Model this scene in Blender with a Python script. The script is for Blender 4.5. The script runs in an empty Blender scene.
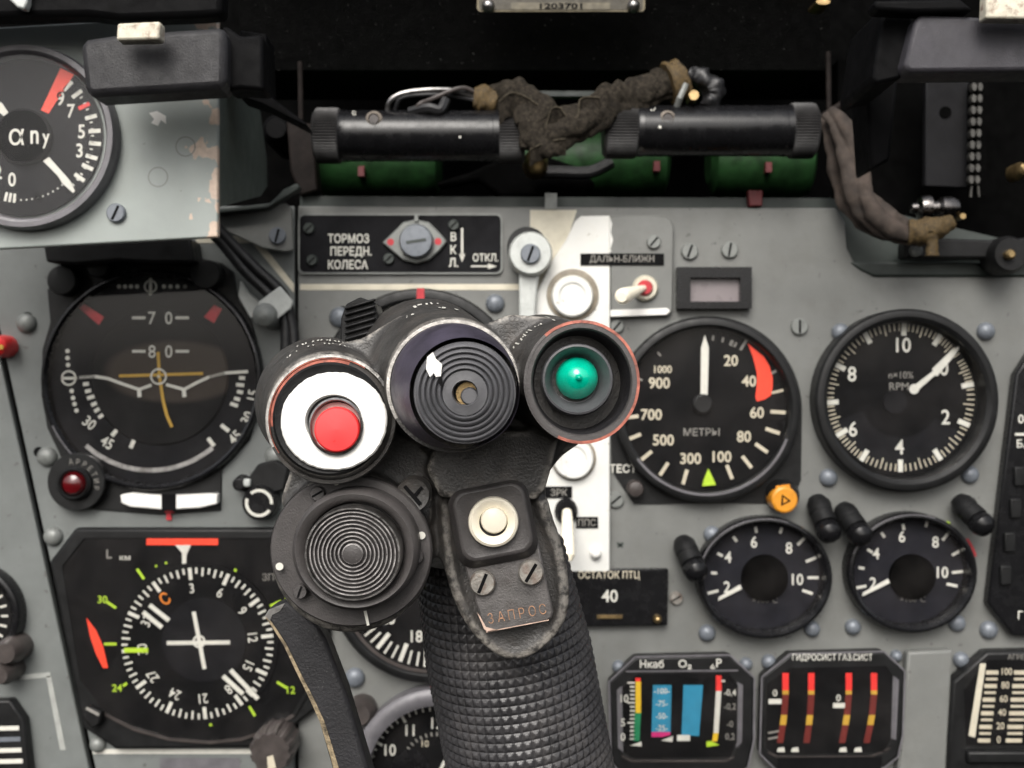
import bpy, bmesh, math, random
from mathutils import Vector, Matrix, noise
R = math.radians
PI = math.pi
random.seed(7)
scene = bpy.context.scene
COL = scene.collection

# ------------------------------------------------------------------ camera, sky, sun, exposure
D = 0.50            # camera to instrument panel (m); panel is the plane y = 0, camera looks along +Y
S = 0.00045         # metres per picture element on the panel plane
cam_d = bpy.data.cameras.new('camera')
cam = bpy.data.objects.new('camera', cam_d)
COL.objects.link(cam)
cam.location = (0, -D, 0)
cam.rotation_euler = (R(90), 0, 0)
cam_d.sensor_width = 36
cam_d.lens = 36 * D / (1024 * S)
cam_d.clip_start = 0.005
cam_d.clip_end = 60
cam_d.dof.use_dof = True
cam_d.dof.focus_distance = 0.262
cam_d.dof.aperture_fstop = 29
scene.camera = cam

SUN_EL, SUN_AZ = 40, 190      # overcast: broad soft sun, above and behind the viewer
world = bpy.data.worlds.new('World')
scene.world = world
world.use_nodes = True
wn = world.node_tree
bg = wn.nodes['Background']
sky = wn.nodes.new('ShaderNodeTexSky')
sky.sky_type = 'NISHITA'
sky.sun_disc = False
sky.sun_elevation = R(SUN_EL)
sky.sun_rotation = R(SUN_AZ)
sky.dust_density = 6
sky.ozone_density = 1
hs = wn.nodes.new('ShaderNodeHueSaturation')
hs.inputs['Saturation'].default_value = 0.30
wn.links.new(sky.outputs[0], hs.inputs['Color'])
wn.links.new(hs.outputs[0], bg.inputs[0])
bg.inputs[1].default_value = 0.13
sun_d = bpy.data.lights.new('sun', 'SUN')
sun_d.energy = 1.4
sun_d.angle = R(35)
sun_d.color = (1.0, 0.96, 0.9)
sun = bpy.data.objects.new('sun', sun_d)
COL.objects.link(sun)
az = R(SUN_AZ)
to_sun = Vector((math.sin(az) * math.cos(R(SUN_EL)), math.cos(az) * math.cos(R(SUN_EL)), math.sin(R(SUN_EL))))
sun.rotation_euler = to_sun.to_track_quat('Z', 'Y').to_euler()
scene.view_settings.view_transform = 'Standard'
scene.view_settings.look = 'None'
scene.view_settings.exposure = 0.52
scene.view_settings.gamma = 1
scene.cycles.max_bounces = 6
scene.cycles.transparent_max_bounces = 12


# ------------------------------------------------------------------ materials
def M(name, col, rough=.5, metal=0, var=.12, vs=180, bump=0, bs=1400, spec=.5, speck=None, wear=None, coat=0, dirt=None):
    """speck = (colour, scale, threshold) ; wear = (colour, pointiness start, end) ; dirt = (colour, scale, amount)"""
    m = bpy.data.materials.new(name)
    m.use_nodes = True
    nt = m.node_tree
    N, L = nt.nodes, nt.links
    p = N['Principled BSDF']
    p.inputs['Metallic'].default_value = metal
    p.inputs['Specular IOR Level'].default_value = spec
    p.inputs['Coat Weight'].default_value = coat
    tc = N.new('ShaderNodeTexCoord')

    def nz(scale, detail=5, rough_=.6):
        n = N.new('ShaderNodeTexNoise')
        n.inputs['Scale'].default_value = scale
        n.inputs['Detail'].default_value = detail
        n.inputs['Roughness'].default_value = rough_
        L.new(tc.outputs['Object'], n.inputs['Vector'])
        return n.outputs['Fac']

    def mr(src, a, b, c, d):
        n = N.new('ShaderNodeMapRange')
        for i, v in enumerate((a, b, c, d)):
            n.inputs[i + 1].default_value = v
        L.new(src, n.inputs[0])
        return n.outputs[0]

    def mix(fac, a, b):
        n = N.new('ShaderNodeMix')
        n.data_type = 'RGBA'
        L.new(fac, n.inputs[0])
        for k, v in ((6, a), (7, b)):
            if isinstance(v, tuple):
                n.inputs[k].default_value = v
            else:
                L.new(v, n.inputs[k])
        return n.outputs[2]
    c = tuple(col) + (1,)
    lo = tuple(x * (1 - var * 1.6) for x in col) + (1,)
    hi = tuple(min(1, x * (1 + var * 1.6)) for x in col) + (1,)
    base = mix(mr(nz(vs), .3, .7, 0, 1), lo, hi)
    if dirt:
        base = mix(mr(nz(dirt[1], 8, .7), .5, .72, 0, dirt[2]), base, tuple(dirt[0]) + (1,))
    if speck:
        base = mix(mr(nz(speck[1], 2), speck[2], speck[2] + .04, 0, 1), base, tuple(speck[0]) + (1,))
    rg = mr(nz(vs * 2.3, 6), .3, .7, max(.03, rough - .1), min(1, rough + .1))
    if wear:
        g = N.new('ShaderNodeNewGeometry')
        e = mr(g.outputs['Pointiness'], wear[1], wear[2], 0, 1)
        mu = N.new('ShaderNodeMath')
        mu.operation = 'MULTIPLY'
        L.new(e, mu.inputs[0])
        L.new(mr(nz(420, 6, .7), .40, .56, 0, 1), mu.inputs[1])
        base = mix(mu.outputs[0], base, tuple(wear[0]) + (1,))
    L.new(base, p.inputs['Base Color'])
    L.new(rg, p.inputs['Roughness'])
    if bump:
        b = N.new('ShaderNodeBump')
        b.inputs['Strength'].default_value = bump
        b.inputs['Distance'].default_value = 0.0004
        L.new(nz(bs, 3), b.inputs['Height'])
        L.new(b.outputs[0], p.inputs['Normal'])
    return m


grey = M('panel_grey_paint', (.152, .156, .148), .5, 0, .09, 35, .10, 900, speck=((.09, .09, .085), 260, .69), dirt=((.115, .115, .104), 45, .6))
grey_side = M('side_grey_paint', (.143, .154, .149), .5, 0, .09, 40, .10, 900, speck=((.09, .09, .085), 260, .69), dirt=((.11, .115, .11), 45, .5))
pale = M('pale_grey_paint', (.285, .315, .30), .45, 0, .05, 40, .08, 900, dirt=((.27, .29, .265), 50, .5), speck=((.10, .10, .09), 240, .73))
darkgrey = M('dark_grey_paint', (.030, .038, .034), .55, 0, .1, 60, .1, 900)
black = M('black_paint', (.009, .009, .0093), .45, 0, .25, 120, .25, 1800, spec=.22, speck=((.06, .06, .055), 900, .72))
blackpad = M('black_padding', (.014, .0135, .0155), .6, 0, .2, 120, .5, 1600, speck=((.05, .05, .05), 1100, .70))
gloss = M('black_gloss', (.007, .007, .0078), .25, 0, .1, 100, .04, 900, spec=.35)
dialblk = M('dial_black', (.006, .006, .0065), .7, 0, .15, 150, 0, spec=.06)
dialgry = M('dial_soft_black', (.0095, .0095, .011), .6, 0, .15, 150, 0, spec=.08)
deep = M('deep_black', (.0032, .0032, .0036), .65, 0, .25, 120, .2, 1500, spec=.08)
crinkle = M('crinkle_black', (.0055, .0055, .0055), .6, 0, .3, 200, .9, 1300, spec=.2, speck=((.20, .20, .19), 800, .71))
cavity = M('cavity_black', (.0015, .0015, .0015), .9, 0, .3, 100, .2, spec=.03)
head = M('grip_black_enamel', (.042, .040, .038), .42, 0, .25, 150, .55, 1500, speck=((.10, .09, .08), 900, .735),
         wear=((.30, .28, .25), .507, .54), dirt=((.085, .072, .062), 110, .6))
grip_m = M('grip_rubber', (.036, .035, .037), .36, 0, .25, 120, .25, 1600, spec=.42, wear=((.07, .068, .07), .51, .60), dirt=((.055, .050, .047), 60, .7))
flange_m = M('flange_black', (.058, .053, .052), .5, 0, .15, 150, .3, 2200, speck=((.16, .15, .14), 1100, .735))
capm = M('cap_violet_black', (.040, .034, .052), .5, 0, .3, 110, .15, 1600, speck=((.12, .11, .12), 1000, .73))
rub = M('ribbed_rubber', (.082, .082, .088), .48, 0, .15, 150, .15, 1800, speck=((.15, .15, .15), 1300, .73))
steel = M('worn_steel', (.42, .41, .40), .35, 1, .2, 300, .2, 1500, dirt=((.1, .09, .08), 200, .8))
chipped = M('chipped_rim', (.44, .42, .39), .5, .3, .25, 400, .5, 1500, dirt=((.03, .028, .027), 300, .95))
orange_wear = M('orange_primer', (.36, .11, .075), .6, 0, .3, 400, .4, 1500, dirt=((.035, .03, .029), 170, 1.0))
bluescrew = M('blue_grey_screw', (.155, .172, .196), .4, .15, .15, 300, .2, 1500, dirt=((.1, .11, .12), 300, .6))
greyscrew = M('grey_screw', (.20, .21, .20), .45, .2, .15, 300, .2, 1500, dirt=((.09, .09, .085), 300, .6))
tinscrew = M('tin_screw', (.33, .31, .28), .4, .6, .2, 400, .3, 1500, dirt=((.16, .07, .04), 260, .8))
brass = M('old_brass', (.38, .27, .13), .35, .9, .25, 300, .2)
white = M('white_paint', (.68, .68, .65), .45, 0, .05, 60, .08, 900, speck=((.4, .38, .33), 300, .70), dirt=((.52, .50, .43), 60, .5))
whiteenamel = M('white_enamel', (.80, .79, .76), .45, 0, .02, 300, .08, 700, dirt=((.76, .73, .67), 150, .2))
cream = M('cream_paint', (.60, .56, .45), .5, 0, .06, 120, .1, 900, dirt=((.45, .41, .31), 150, .5))
ivory = M('ivory_plastic', (.93, .86, .70), .3, 0, .03, 90, .05, 900)
mark = M('dial_white', (.60, .59, .53), .6, 0, .05, 300)
markdim = M('dial_grey', (.22, .21, .19), .6, 0, .1, 300)
cmark = M('dial_cream', (.52, .47, .36), .6, 0, .05, 300)
redp = M('red_paint', (.75, .03, .025), .5, 0, .08, 300)
redglow = M('orange_red_paint', (.90, .055, .02), .5, 0, .06, 300)
crimson = M('crimson_tab', (.45, .02, .03), .5, 0, .1, 300)
redbtn = M('red_plastic', (.72, .028, .03), .35, 0, .06, 120, .05, 900, coat=.2)
darkred = M('dark_red_lens', (.09, .004, .006), .15, 0, .1, 100, coat=.5)
yellow = M('yellow_paint', (.72, .46, .02), .5, 0, .05, 300)
lime = M('lime_paint', (.42, .62, .03), .5, 0, .05, 300)
amber = M('amber_line', (.50, .30, .03), .5, 0, .05, 300)
orange = M('orange_plastic', (.62, .25, .02), .35, 0, .1, 200, coat=.2)
orangep = M('orange_paint', (.75, .22, .02), .5, 0, .1, 200)
greenp = M('green_scale', (.01, .20, .08), .5, 0, .05, 300)
bluep = M('blue_scale', (.02, .22, .36), .5, 0, .05, 300)
magenta = M('magenta_scale', (.55, .02, .16), .5, 0, .05, 300)
brownred = M('brown_red_scale', (.13, .012, .008), .5, 0, .1, 300)
brownball = M('brown_ball', (.042, .036, .031), .5, 0, .15, 90)
greenlens = M('green_lens', (.0, .42, .27), .10, 0, .15, 220, .03, 900, coat=.6)
greenpl = M('green_plate', (.012, .043, .012), .5, 0, .4, 60, .2, 700, spec=.2, dirt=((.004, .008, .004), 45, 1.0))
cloth = M('dark_cloth', (.026, .022, .017), .9, 0, .45, 500, 1.0, 2200, spec=.1, speck=((.065, .054, .04), 1300, .62), dirt=((.012, .011, .010), 140, .8))
hosem = M('brown_sleeve', (.048, .036, .029), .85, 0, .35, 130, .8, 2200)
thread = M('waxed_thread', (.070, .044, .013), .7, 0, .35, 700, .8, 2500)
rust = M('flaked_paint', (.62, .58, .47), .6, 0, .1, 300, .3, 1500, dirt=((.16, .06, .03), 330, 1.0))
tape = M('clear_clamp', (.48, .50, .48), .3, 0, .08, 150, .1, 900)
rubber = M('cable_rubber', (.010, .010, .011), .45, 0, .2, 150, .2, 1500)
bezel_m = M('bezel_black', (.009, .0092, .0095), .42, 0, .2, 120, .15, 1800, spec=.28, speck=((.07, .07, .06), 900, .74))
bezel_grey = M('bezel_grey', (.13, .125, .135), .4, .1, .12, 150, .15, 1500)
bezel_brown = M('bezel_brown', (.055, .046, .043), .4, .1, .2, 150, .15, 1500)
screen_m = M('screen_grey', (.19, .165, .17), .3, 0, .04, 60)
chip_pink = M('bare_primer', (.50, .36, .29), .6, 0, .2, 300, .3)
worn_gold = M('worn_edge', (.34, .27, .17), .5, .4, .3, 500, .6, 1600, dirt=((.012, .012, .012), 330, 1.0))

def chip_edges(m, cols, x0, x1, scale, lo, hi):
    """paint flaked off to the primer towards the worn side edge of a plate"""
    nt = m.node_tree
    N, L = nt.nodes, nt.links
    p = N['Principled BSDF']
    tc = [n for n in N if n.type == 'TEX_COORD'][0]
    sx = N.new('ShaderNodeSeparateXYZ')
    L.new(tc.outputs['Object'], sx.inputs[0])
    g = N.new('ShaderNodeMapRange')
    for i, v in enumerate((x0, x1, lo, hi)):
        g.inputs[i + 1].default_value = v
    L.new(sx.outputs['X'], g.inputs[0])
    n = N.new('ShaderNodeTexNoise')
    n.inputs['Scale'].default_value = scale
    n.inputs['Detail'].default_value = 7
    L.new(tc.outputs['Object'], n.inputs['Vector'])
    a = N.new('ShaderNodeMath')
    a.operation = 'ADD'
    L.new(n.outputs['Fac'], a.inputs[0])
    L.new(g.outputs[0], a.inputs[1])
    r = N.new('ShaderNodeMapRange')
    for i, v in enumerate((.70, .715, 0, 1)):
        r.inputs[i + 1].default_value = v
    L.new(a.outputs[0], r.inputs[0])
    n2 = N.new('ShaderNodeTexNoise')
    n2.inputs['Scale'].default_value = scale * 4
    L.new(tc.outputs['Object'], n2.inputs['Vector'])
    c = N.new('ShaderNodeMix')
    c.data_type = 'RGBA'
    L.new(n2.outputs['Fac'], c.inputs[0])
    c.inputs[6].default_value = cols[0] + (1,)
    c.inputs[7].default_value = cols[1] + (1,)
    x = N.new('ShaderNodeMix')
    x.data_type = 'RGBA'
    src = p.inputs['Base Color'].links[0].from_socket
    L.new(r.outputs[0], x.inputs[0])
    L.new(src, x.inputs[6])
    L.new(c.outputs[2], x.inputs[7])
    L.new(x.outputs[2], p.inputs['Base Color'])


chip_edges(pale, ((.72, .58, .46), (.40, .30, .24)), .026, .0495, 130, -.12, .215)
glass = bpy.data.materials.new('instrument_glass')
glass.use_nodes = True
_n, _l = glass.node_tree.nodes, glass.node_tree.links
_n.remove(_n['Principled BSDF'])
_t = _n.new('ShaderNodeBsdfTransparent')
_g = _n.new('ShaderNodeBsdfGlossy')
_g.inputs['Roughness'].default_value = .04
_f = _n.new('ShaderNodeFresnel')
_f.inputs['IOR'].default_value = 1.25
_x = _n.new('ShaderNodeMixShader')
_l.new(_f.outputs[0], _x.inputs[0])
_l.new(_t.outputs[0], _x.inputs[1])
_l.new(_g.outputs[0], _x.inputs[2])
# thin dust and smears that also paint a haze over the dark dials
_tc = _n.new('ShaderNodeTexCoord')
_no = _n.new('ShaderNodeTexNoise')
_no.inputs['Scale'].default_value = 55
_no.inputs['Detail'].default_value = 8
_l.new(_tc.outputs['Object'], _no.inputs['Vector'])
_mr = _n.new('ShaderNodeMapRange')
for _i, _v in enumerate((.38, .78, .0005, .014)):
    _mr.inputs[_i + 1].default_value = _v
_l.new(_no.outputs['Fac'], _mr.inputs[0])
_d = _n.new('ShaderNodeBsdfDiffuse')
_d.inputs['Color'].default_value = (.42, .38, .36, 1)
_x2 = _n.new('ShaderNodeMixShader')
_l.new(_mr.outputs[0], _x2.inputs[0])
_l.new(_x.outputs[0], _x2.inputs[1])
_l.new(_d.outputs[0], _x2.inputs[2])
_l.new(_x2.outputs[0], _n['Material Output'].inputs['Surface'])


# ------------------------------------------------------------------ geometry helpers
def kk(y):
    return (D + y) / D


def W(px, py, y=0.0):
    """a point measured in the photograph, at its real depth y (0 = panel face, negative = towards the viewer)"""
    k = S * kk(y)
    return Vector(((px - 512) * k, y, (384 - py) * k))


_txt = {}


def glyphs(s, bold):
    key = (s, bold)
    if key not in _txt:
        c = bpy.data.curves.new('lettering', 'FONT')
        c.body = s
        c.offset = bold
        c.resolution_u = 3
        c.space_line = .95
        o = bpy.data.objects.new('lettering', c)
        me = bpy.data.meshes.new_from_object(o)
        vs = [v.co.copy() for v in me.vertices]
        fs = [tuple(p.vertices) for p in me.polygons]
        bpy.data.objects.remove(o)
        bpy.data.curves.remove(c)
        bpy.data.meshes.remove(me)
        x0, x1 = min(v.x for v in vs), max(v.x for v in vs)
        y0, y1 = min(v.y for v in vs), max(v.y for v in vs)
        _txt[key] = (vs, fs, (x0 + x1) / 2, (y0 + y1) / 2)
    return _txt[key]


class MB:
    def __init__(self):
        self.v, self.f, self.m, self.mats = [], [], [], []

    def add(self, vs, fs, mat):
        if mat not in self.mats:
            self.mats.append(mat)
        i = self.mats.index(mat)
        b = len(self.v)
        self.v += [Vector(p) for p in vs]
        for f in fs:
            self.f.append(tuple(b + q for q in f))
            self.m.append(i)
        return self

    def poly(self, pts, y, mat):
        """flat sheet facing the viewer"""
        vs = [W(p[0], p[1], y) for p in pts]
        a = sum(vs[i].x * vs[(i + 1) % len(vs)].z - vs[(i + 1) % len(vs)].x * vs[i].z for i in range(len(vs)))
        if a < 0:
            vs.reverse()
        return self.add(vs, [tuple(range(len(vs)))], mat)

    def rect(self, x0, y0, x1, y1, y, mat):
        return self.poly([(x0, y0), (x1, y0), (x1, y1), (x0, y1)], y, mat)

    def line(self, pts, w, y, mat):
        for (ax, ay), (bx, by) in zip(pts, pts[1:]):
            d = math.hypot(bx - ax, by - ay) or 1
            nx, ny = -(by - ay) / d * w / 2, (bx - ax) / d * w / 2
            self.poly([(ax + nx, ay + ny), (bx + nx, by + ny), (bx - nx, by - ny), (ax - nx, ay - ny)], y, mat)
        return self

    def prism(self, pts, yf, yb, mat, taper=1.0):
        """outline seen at yf, carried straight back to yb"""
        vs = [W(p[0], p[1], yf) for p in pts]
        n = len(vs)
        a = sum(vs[i].x * vs[(i + 1) % n].z - vs[(i + 1) % n].x * vs[i].z for i in range(n))
        if a < 0:
            vs.reverse()
        c = sum(vs, Vector()) / n
        bk = [Vector((c.x + (q.x - c.x) * taper, yb, c.z + (q.z - c.z) * taper)) for q in vs]
        fs = [tuple(range(n)), tuple(range(2 * n - 1, n - 1, -1))]
        fs += [(i, i + n, (i + 1) % n + n, (i + 1) % n) for i in range(n)]
        return self.add(vs + bk, fs, mat)

    def box(self, x0, y0, x1, y1, yf, yb, mat):
        return self.prism([(x0, y0), (x1, y0), (x1, y1), (x0, y1)], yf, yb, mat)

    def lathe(self, C, axis, prof, mat, seg=48, sx=1.0, sz=1.0, cap=True, span=None):
        """profile (radius, distance along axis) turned about an axis through C"""
        ax = Vector(axis).normalized()
        up = Vector((0, 0, 1)) if abs(ax.z) < .9 else Vector((0, 1, 0))
        u = ax.cross(up).normalized() * sx
        w = u.cross(ax).normalized() * sz
        vs, fs = [], []
        for r, t in prof:
            for i in range(seg):
                a = 2 * PI * i / seg
                vs.append(C + ax * t + u * (r * math.cos(a)) + w * (r * math.sin(a)))
        for j in range(len(prof) - 1):
            for i in range(seg):
                i2 = (i + 1) % seg
                if span and not 0 <= (360 * (i + .5) / seg - 90 - span[0]) % 360 <= span[1] - span[0]:
                    continue                       # only the stretch of rim between two clock angles
                fs.append((j * seg + i, j * seg + i2, (j + 1) * seg + i2, (j + 1) * seg + i))
        if cap:
            fs.append(tuple(range(seg)))
            fs.append(tuple(range((len(prof) - 1) * seg, len(prof) * seg)))
        return self.add(vs, fs, mat)

    def turn(self, px, py, yr, prof, mat, seg=56, sx=1.0, sz=1.0, cap=True):
        """as lathe, on the viewing axis: centre measured at depth yr, radii in its picture units, profile (r, y)"""
        u = S * kk(yr)
        C = W(px, py, yr)
        return self.lathe(Vector((C.x, 0, C.z)), (0, -1, 0), [(r * u, -y) for r, y in prof], mat, seg, sx, sz, cap)

    def disc(self, px, py, r, y, mat, seg=40, sx=1.0, sz=1.0):
        return self.poly([(px + r * sx * math.sin(2 * PI * i / seg), py - r * sz * math.cos(2 * PI * i / seg)) for i in range(seg)], y, mat)

    def arc(self, px, py, r0, r1, a0, a1, y, mat, seg=24, sx=1.0, sz=1.0):
        """ring piece; angles clockwise from the top"""
        for i in range(seg):
            a, b = R(a0 + (a1 - a0) * i / seg), R(a0 + (a1 - a0) * (i + 1) / seg)
            q = [(px + r * sx * math.sin(t), py - r * sz * math.cos(t)) for r, t in ((r0, a), (r1, a), (r1, b), (r0, b))]
            self.poly(q, y, mat)
        return self

    def tick(self, px, py, r0, r1, ang, w, y, mat, sx=1.0, sz=1.0):
        s, c = math.sin(R(ang)), math.cos(R(ang))
        return self.line([(px + r0 * s * sx, py - r0 * c * sz), (px + r1 * s * sx, py - r1 * c * sz)], w, y, mat)

    def text(self, s, px, py, h, y, mat, rot=0, bold=.012, sx=1.0, axes=None):
        vs, fs, cx, cy = glyphs(s, bold)
        k = h / .727
        c, sn = math.cos(R(rot)), math.sin(R(rot))
        out = []
        for v in vs:
            a, b = (v.x - cx) * k * sx, (v.y - cy) * k
            out.append(W(px + a * c - b * sn, py - (a * sn + b * c), y))
        return self.add(out, fs, mat)

    def tube(self, pts, r, mat, seg=10, cap=True, flat=1.0):
        pts = [Vector(p) for p in pts]
        n = len(pts)
        rs = r if isinstance(r, (list, tuple)) else [r] * n
        vs, fs = [], []
        for i, p in enumerate(pts):
            t = (pts[min(i + 1, n - 1)] - pts[max(i - 1, 0)]).normalized()
            up = Vector((0, 1, 0)) if abs(t.y) < .9 else Vector((0, 0, 1))
            u = t.cross(up).normalized()
            w = u.cross(t).normalized() * flat
            for j in range(seg):
                a = 2 * PI * j / seg
                vs.append(p + u * (rs[i] * math.cos(a)) + w * (rs[i] * math.sin(a)))
        for i in range(n - 1):
            for j in range(seg):
                j2 = (j + 1) % seg
                fs.append((i * seg + j, i * seg + j2, (i + 1) * seg + j2, (i + 1) * seg + j))
        if cap:
            fs += [tuple(range(seg)), tuple(range((n - 1) * seg, n * seg))]
        return self.add(vs, fs, mat)

    def build(self, name, parent=None, bevel=0, sharp=32, loc=None, recalc=False):
        org = Vector(parent['_o']) if parent is not None else Vector(loc if loc is not None else sum(self.v, Vector()) / len(self.v))
        me = bpy.data.meshes.new(name)
        me.from_pydata([v - org for v in self.v], [], self.f)
        for m in self.mats:
            me.materials.append(m)
        me.polygons.foreach_set('material_index', self.m)
        if recalc:
            b = bmesh.new()
            b.from_mesh(me)
            bmesh.ops.recalc_face_normals(b, faces=b.faces)
            b.to_mesh(me)
            b.free()
        me.polygons.foreach_set('use_smooth', [True] * len(me.polygons))
        me.update()
        me.set_sharp_from_angle(angle=R(sharp))
        o = bpy.data.objects.new(name, me)
        COL.objects.link(o)
        o['_o'] = tuple(org)
        if parent is not None:
            o.parent = parent
        else:
            o.location = org
        if bevel:
            md = o.modifiers.new('bevel', 'BEVEL')
            md.width = bevel
            md.segments = 2
            md.limit_method = 'ANGLE'
            md.angle_limit = R(40)
        return o


def spline(pts, n=8):
    """smooth path through the given points"""
    P = [Vector(p) for p in pts]
    P = [P[0] * 2 - P[1]] + P + [P[-1] * 2 - P[-2]]
    out = []
    for i in range(1, len(P) - 2):
        a, b, c, d = P[i - 1:i + 3]
        for j in range(n):
            t = j / n
            out.append(.5 * ((2 * b) + (c - a) * t + (2 * a - 5 * b + 4 * c - d) * t * t + (3 * b - a - 3 * c + d) * t ** 3))
    out.append(P[-2])
    return out


def tag(o, label, cat, group=None):
    o['label'] = label
    o['category'] = cat
    if group:
        o['group'] = group
    return o


def thing(name, label, cat, at, group=None):
    o = bpy.data.objects.new(name, None)
    o.empty_display_size = .01
    COL.objects.link(o)
    o.location = at
    o['_o'] = tuple(at)
    return tag(o, label, cat, group)


def rounded(x0, y0, x1, y1, r, n=5):
    out = []
    for cx, cy, a0 in ((x1 - r, y0 + r, 0), (x1 - r, y1 - r, 90), (x0 + r, y1 - r, 180), (x0 + r, y0 + r, 270)):
        for i in range(n + 1):
            a = R(a0 + 90 * i / n)
            out.append((cx + r * math.sin(a), cy - r * math.cos(a)))
    return out


def screw(parent, px, py, r=8, style='dome', y=0.0, rot=30, mat=None, name='screw'):
    b = MB()
    if style == 'dome':
        m = mat or bluescrew
        b.turn(px, py, y - .003, [(r, y), (r, y - .0012), (r * .86, y - .0024), (r * .55, y - .0033), (r * .2, y - .0037)], m, 20)
    else:
        m = mat or greyscrew
        b.turn(px, py, y - .002, [(r, y), (r, y - .0014), (r * .88, y - .0019)], m, 24)
        s, c = math.sin(R(rot)), math.cos(R(rot))
        b.line([(px - r * .8 * s, py + r * .8 * c), (px + r * .8 * s, py - r * .8 * c)], r * .26, y - .00205, dialblk)
    return b.build(name, parent)


def bezel(b, px, py, ro, ri, yf, yd, mat, sx=1.0, sz=1.0, step=2.5, seg=72):
    b.turn(px, py, yf, [(ro, 0), (ro, yf + .0015), (ro - step * .4, yf + .0004), (ro - step, yf), (ri + step * .8, yf), (ri, yf + .0012), (ri - 1.0, yd)],
           mat, seg, sx, sz, cap=False)
    return b


def glass_disc(parent, px, py, r, y, sx=1.0, sz=1.0):
    return MB().turn(px, py, y, [(r, y + .0006), (r, y)], glass, 48, sx, sz).build('glass', parent)


# ------------------------------------------------------------------ setting: dark cockpit interior
def struct(o):
    o['kind'] = 'structure'
    return o


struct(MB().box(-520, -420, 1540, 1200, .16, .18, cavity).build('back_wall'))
struct(MB().box(-560, -420, -520, 1200, -.02, .16, cavity).build('light_block_wall'))  # unseen side walls, added to keep light out of the dark cavity
struct(MB().box(1540, -420, 1580, 1200, -.02, .16, cavity).build('light_block_wall'))

# ------------------------------------------------------------------ instrument panels
GX = lambda py: 1 + (py - 350) * (91 / 418.)      # the slanted joint between side panel and main panel
mp = MB()
mp.prism([(298, 206), (836, 208), (845, 222), (847, 248), (856, 266), (874, 277), (1100, 277), (1100, 900), (298, 900)], 0, .004, grey)
mp.line([(300, 287), (522, 287)], 6, -.0002, cream)
mp.poly([(530, 210), (577, 210), (560, 262), (541, 300), (530, 262)], -.0002, cream)
mp.poly([(618, 542), (623.5, 546.5), (622, 548), (616.5, 543.5)], -.0002, darkgrey)
mp.poly([(622, 542), (624, 543.5), (618.5, 548), (617, 546.5)], -.0002, darkgrey)
main_panel = tag(mp.build('instrument_panel', bevel=.0006), 'broad grey painted panel carrying the round gauges beside the stick', 'panel')
main_panel['_o'] = tuple(main_panel.location)
lp = MB()
lp.prism([(GX(206) + 3, 206), (294.5, 206), (294.5, 900), (GX(900) + 3, 900)], 0, .004, grey_side)
lp.poly([(196, 236), (256, 236), (294, 284), (294, 293), (252, 243), (196, 243)], -.0002, cream)
lp.rect(GX(752) + 4, 749, 294, 754, -.0002, mark)
lp.rect(160, 758, 240, 775, -.0002, bezel_grey)
left_panel = tag(lp.build('instrument_panel', bevel=.0006), 'blue grey panel that carries the horizon and compass dials', 'panel')
left_panel['_o'] = tuple(left_panel.location)
sp = MB()
sp.prism([(-140, 200), (GX(200) - 3, 200), (GX(900) - 3, 900), (-140, 900)], 0, .004, grey_side)
linep = M('pale_line_paint', (.34, .35, .33), .5, 0, .1, 150, .1, 900, dirt=((.2, .21, .2), 160, .8))
sp.poly([(20, 675), (50, 672), (50.5, 677), (20, 680)], -.0002, linep)
sp.poly([(46, 676), (51, 676), (66, 750), (60, 750)], -.0002, linep)
side_panel = tag(sp.build('instrument_panel', bevel=.0006), 'narrow grey side panel beyond the slanted black joint', 'panel')
side_panel['_o'] = tuple(side_panel.location)

for x, y_, r in ((842, 332, 9), (988, 331, 9), (830, 478, 9), (972, 475, 9), (713, 535, 8.5), (708, 634, 8.5), (813.5, 630, 8), (854.5, 628, 8),
                 (959, 624, 8.5), (991, 631, 9), (619, 668, 6.5), (747, 665, 6.5), (770, 663, 7.5), (898, 657, 6), (963, 661, 8), (495, 303, 9.5),
                 (339, 317, 10.5), (354, 679, 10)):
    screw(main_panel, x, y_, r)
for x, y_, r, a in ((690, 251, 8.5, 20), (730, 249.5, 8.5, 10), (800, 326.5, 8.5, 0), (617, 326, 7, 40), (616, 500, 8, 50)):
    screw(main_panel, x, y_, r, 'slot', 0, a)
screw(main_panel, 676.5, 598.5, 6.5, 'slot', 0, 60, tinscrew)
for x, y_, r in ((24, 323, 10), (45, 457, 10), (51, 537, 9.5), (96, 746, 8), (274, 456, 10), (352, 745, 8)):
    screw(left_panel if x < 300 else main_panel, x, y_, r, 'dome', 0, 0, greyscrew)
for hx, hy in ((27, 317), (38.5, 452), (343, 311)):
    MB().turn(hx, hy, -.0006, [(5, 0), (5, -.0007)], dialblk, 16).build('hole', left_panel if hx < 300 else main_panel)

# raised grey cover between hydraulic gauge and bar gauge
tag(MB().prism([(908, 652), (953, 650), (946, 790), (896, 790)], -.006, 0, grey).build('blank_cover', bevel=.0012),
    'plain raised grey cover plate beside the four bar pressure gauge', 'cover')


# ------------------------------------------------------------------ gauges
Y0, YD, YM, YN, YG, YF = -.0006, -.0012, -.0014, -.0030, -.0050, -.0080


def gauge_root(name, label, cat, px, py, group=None):
    return thing(name, label, cat, W(px, py, 0), group)


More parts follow.
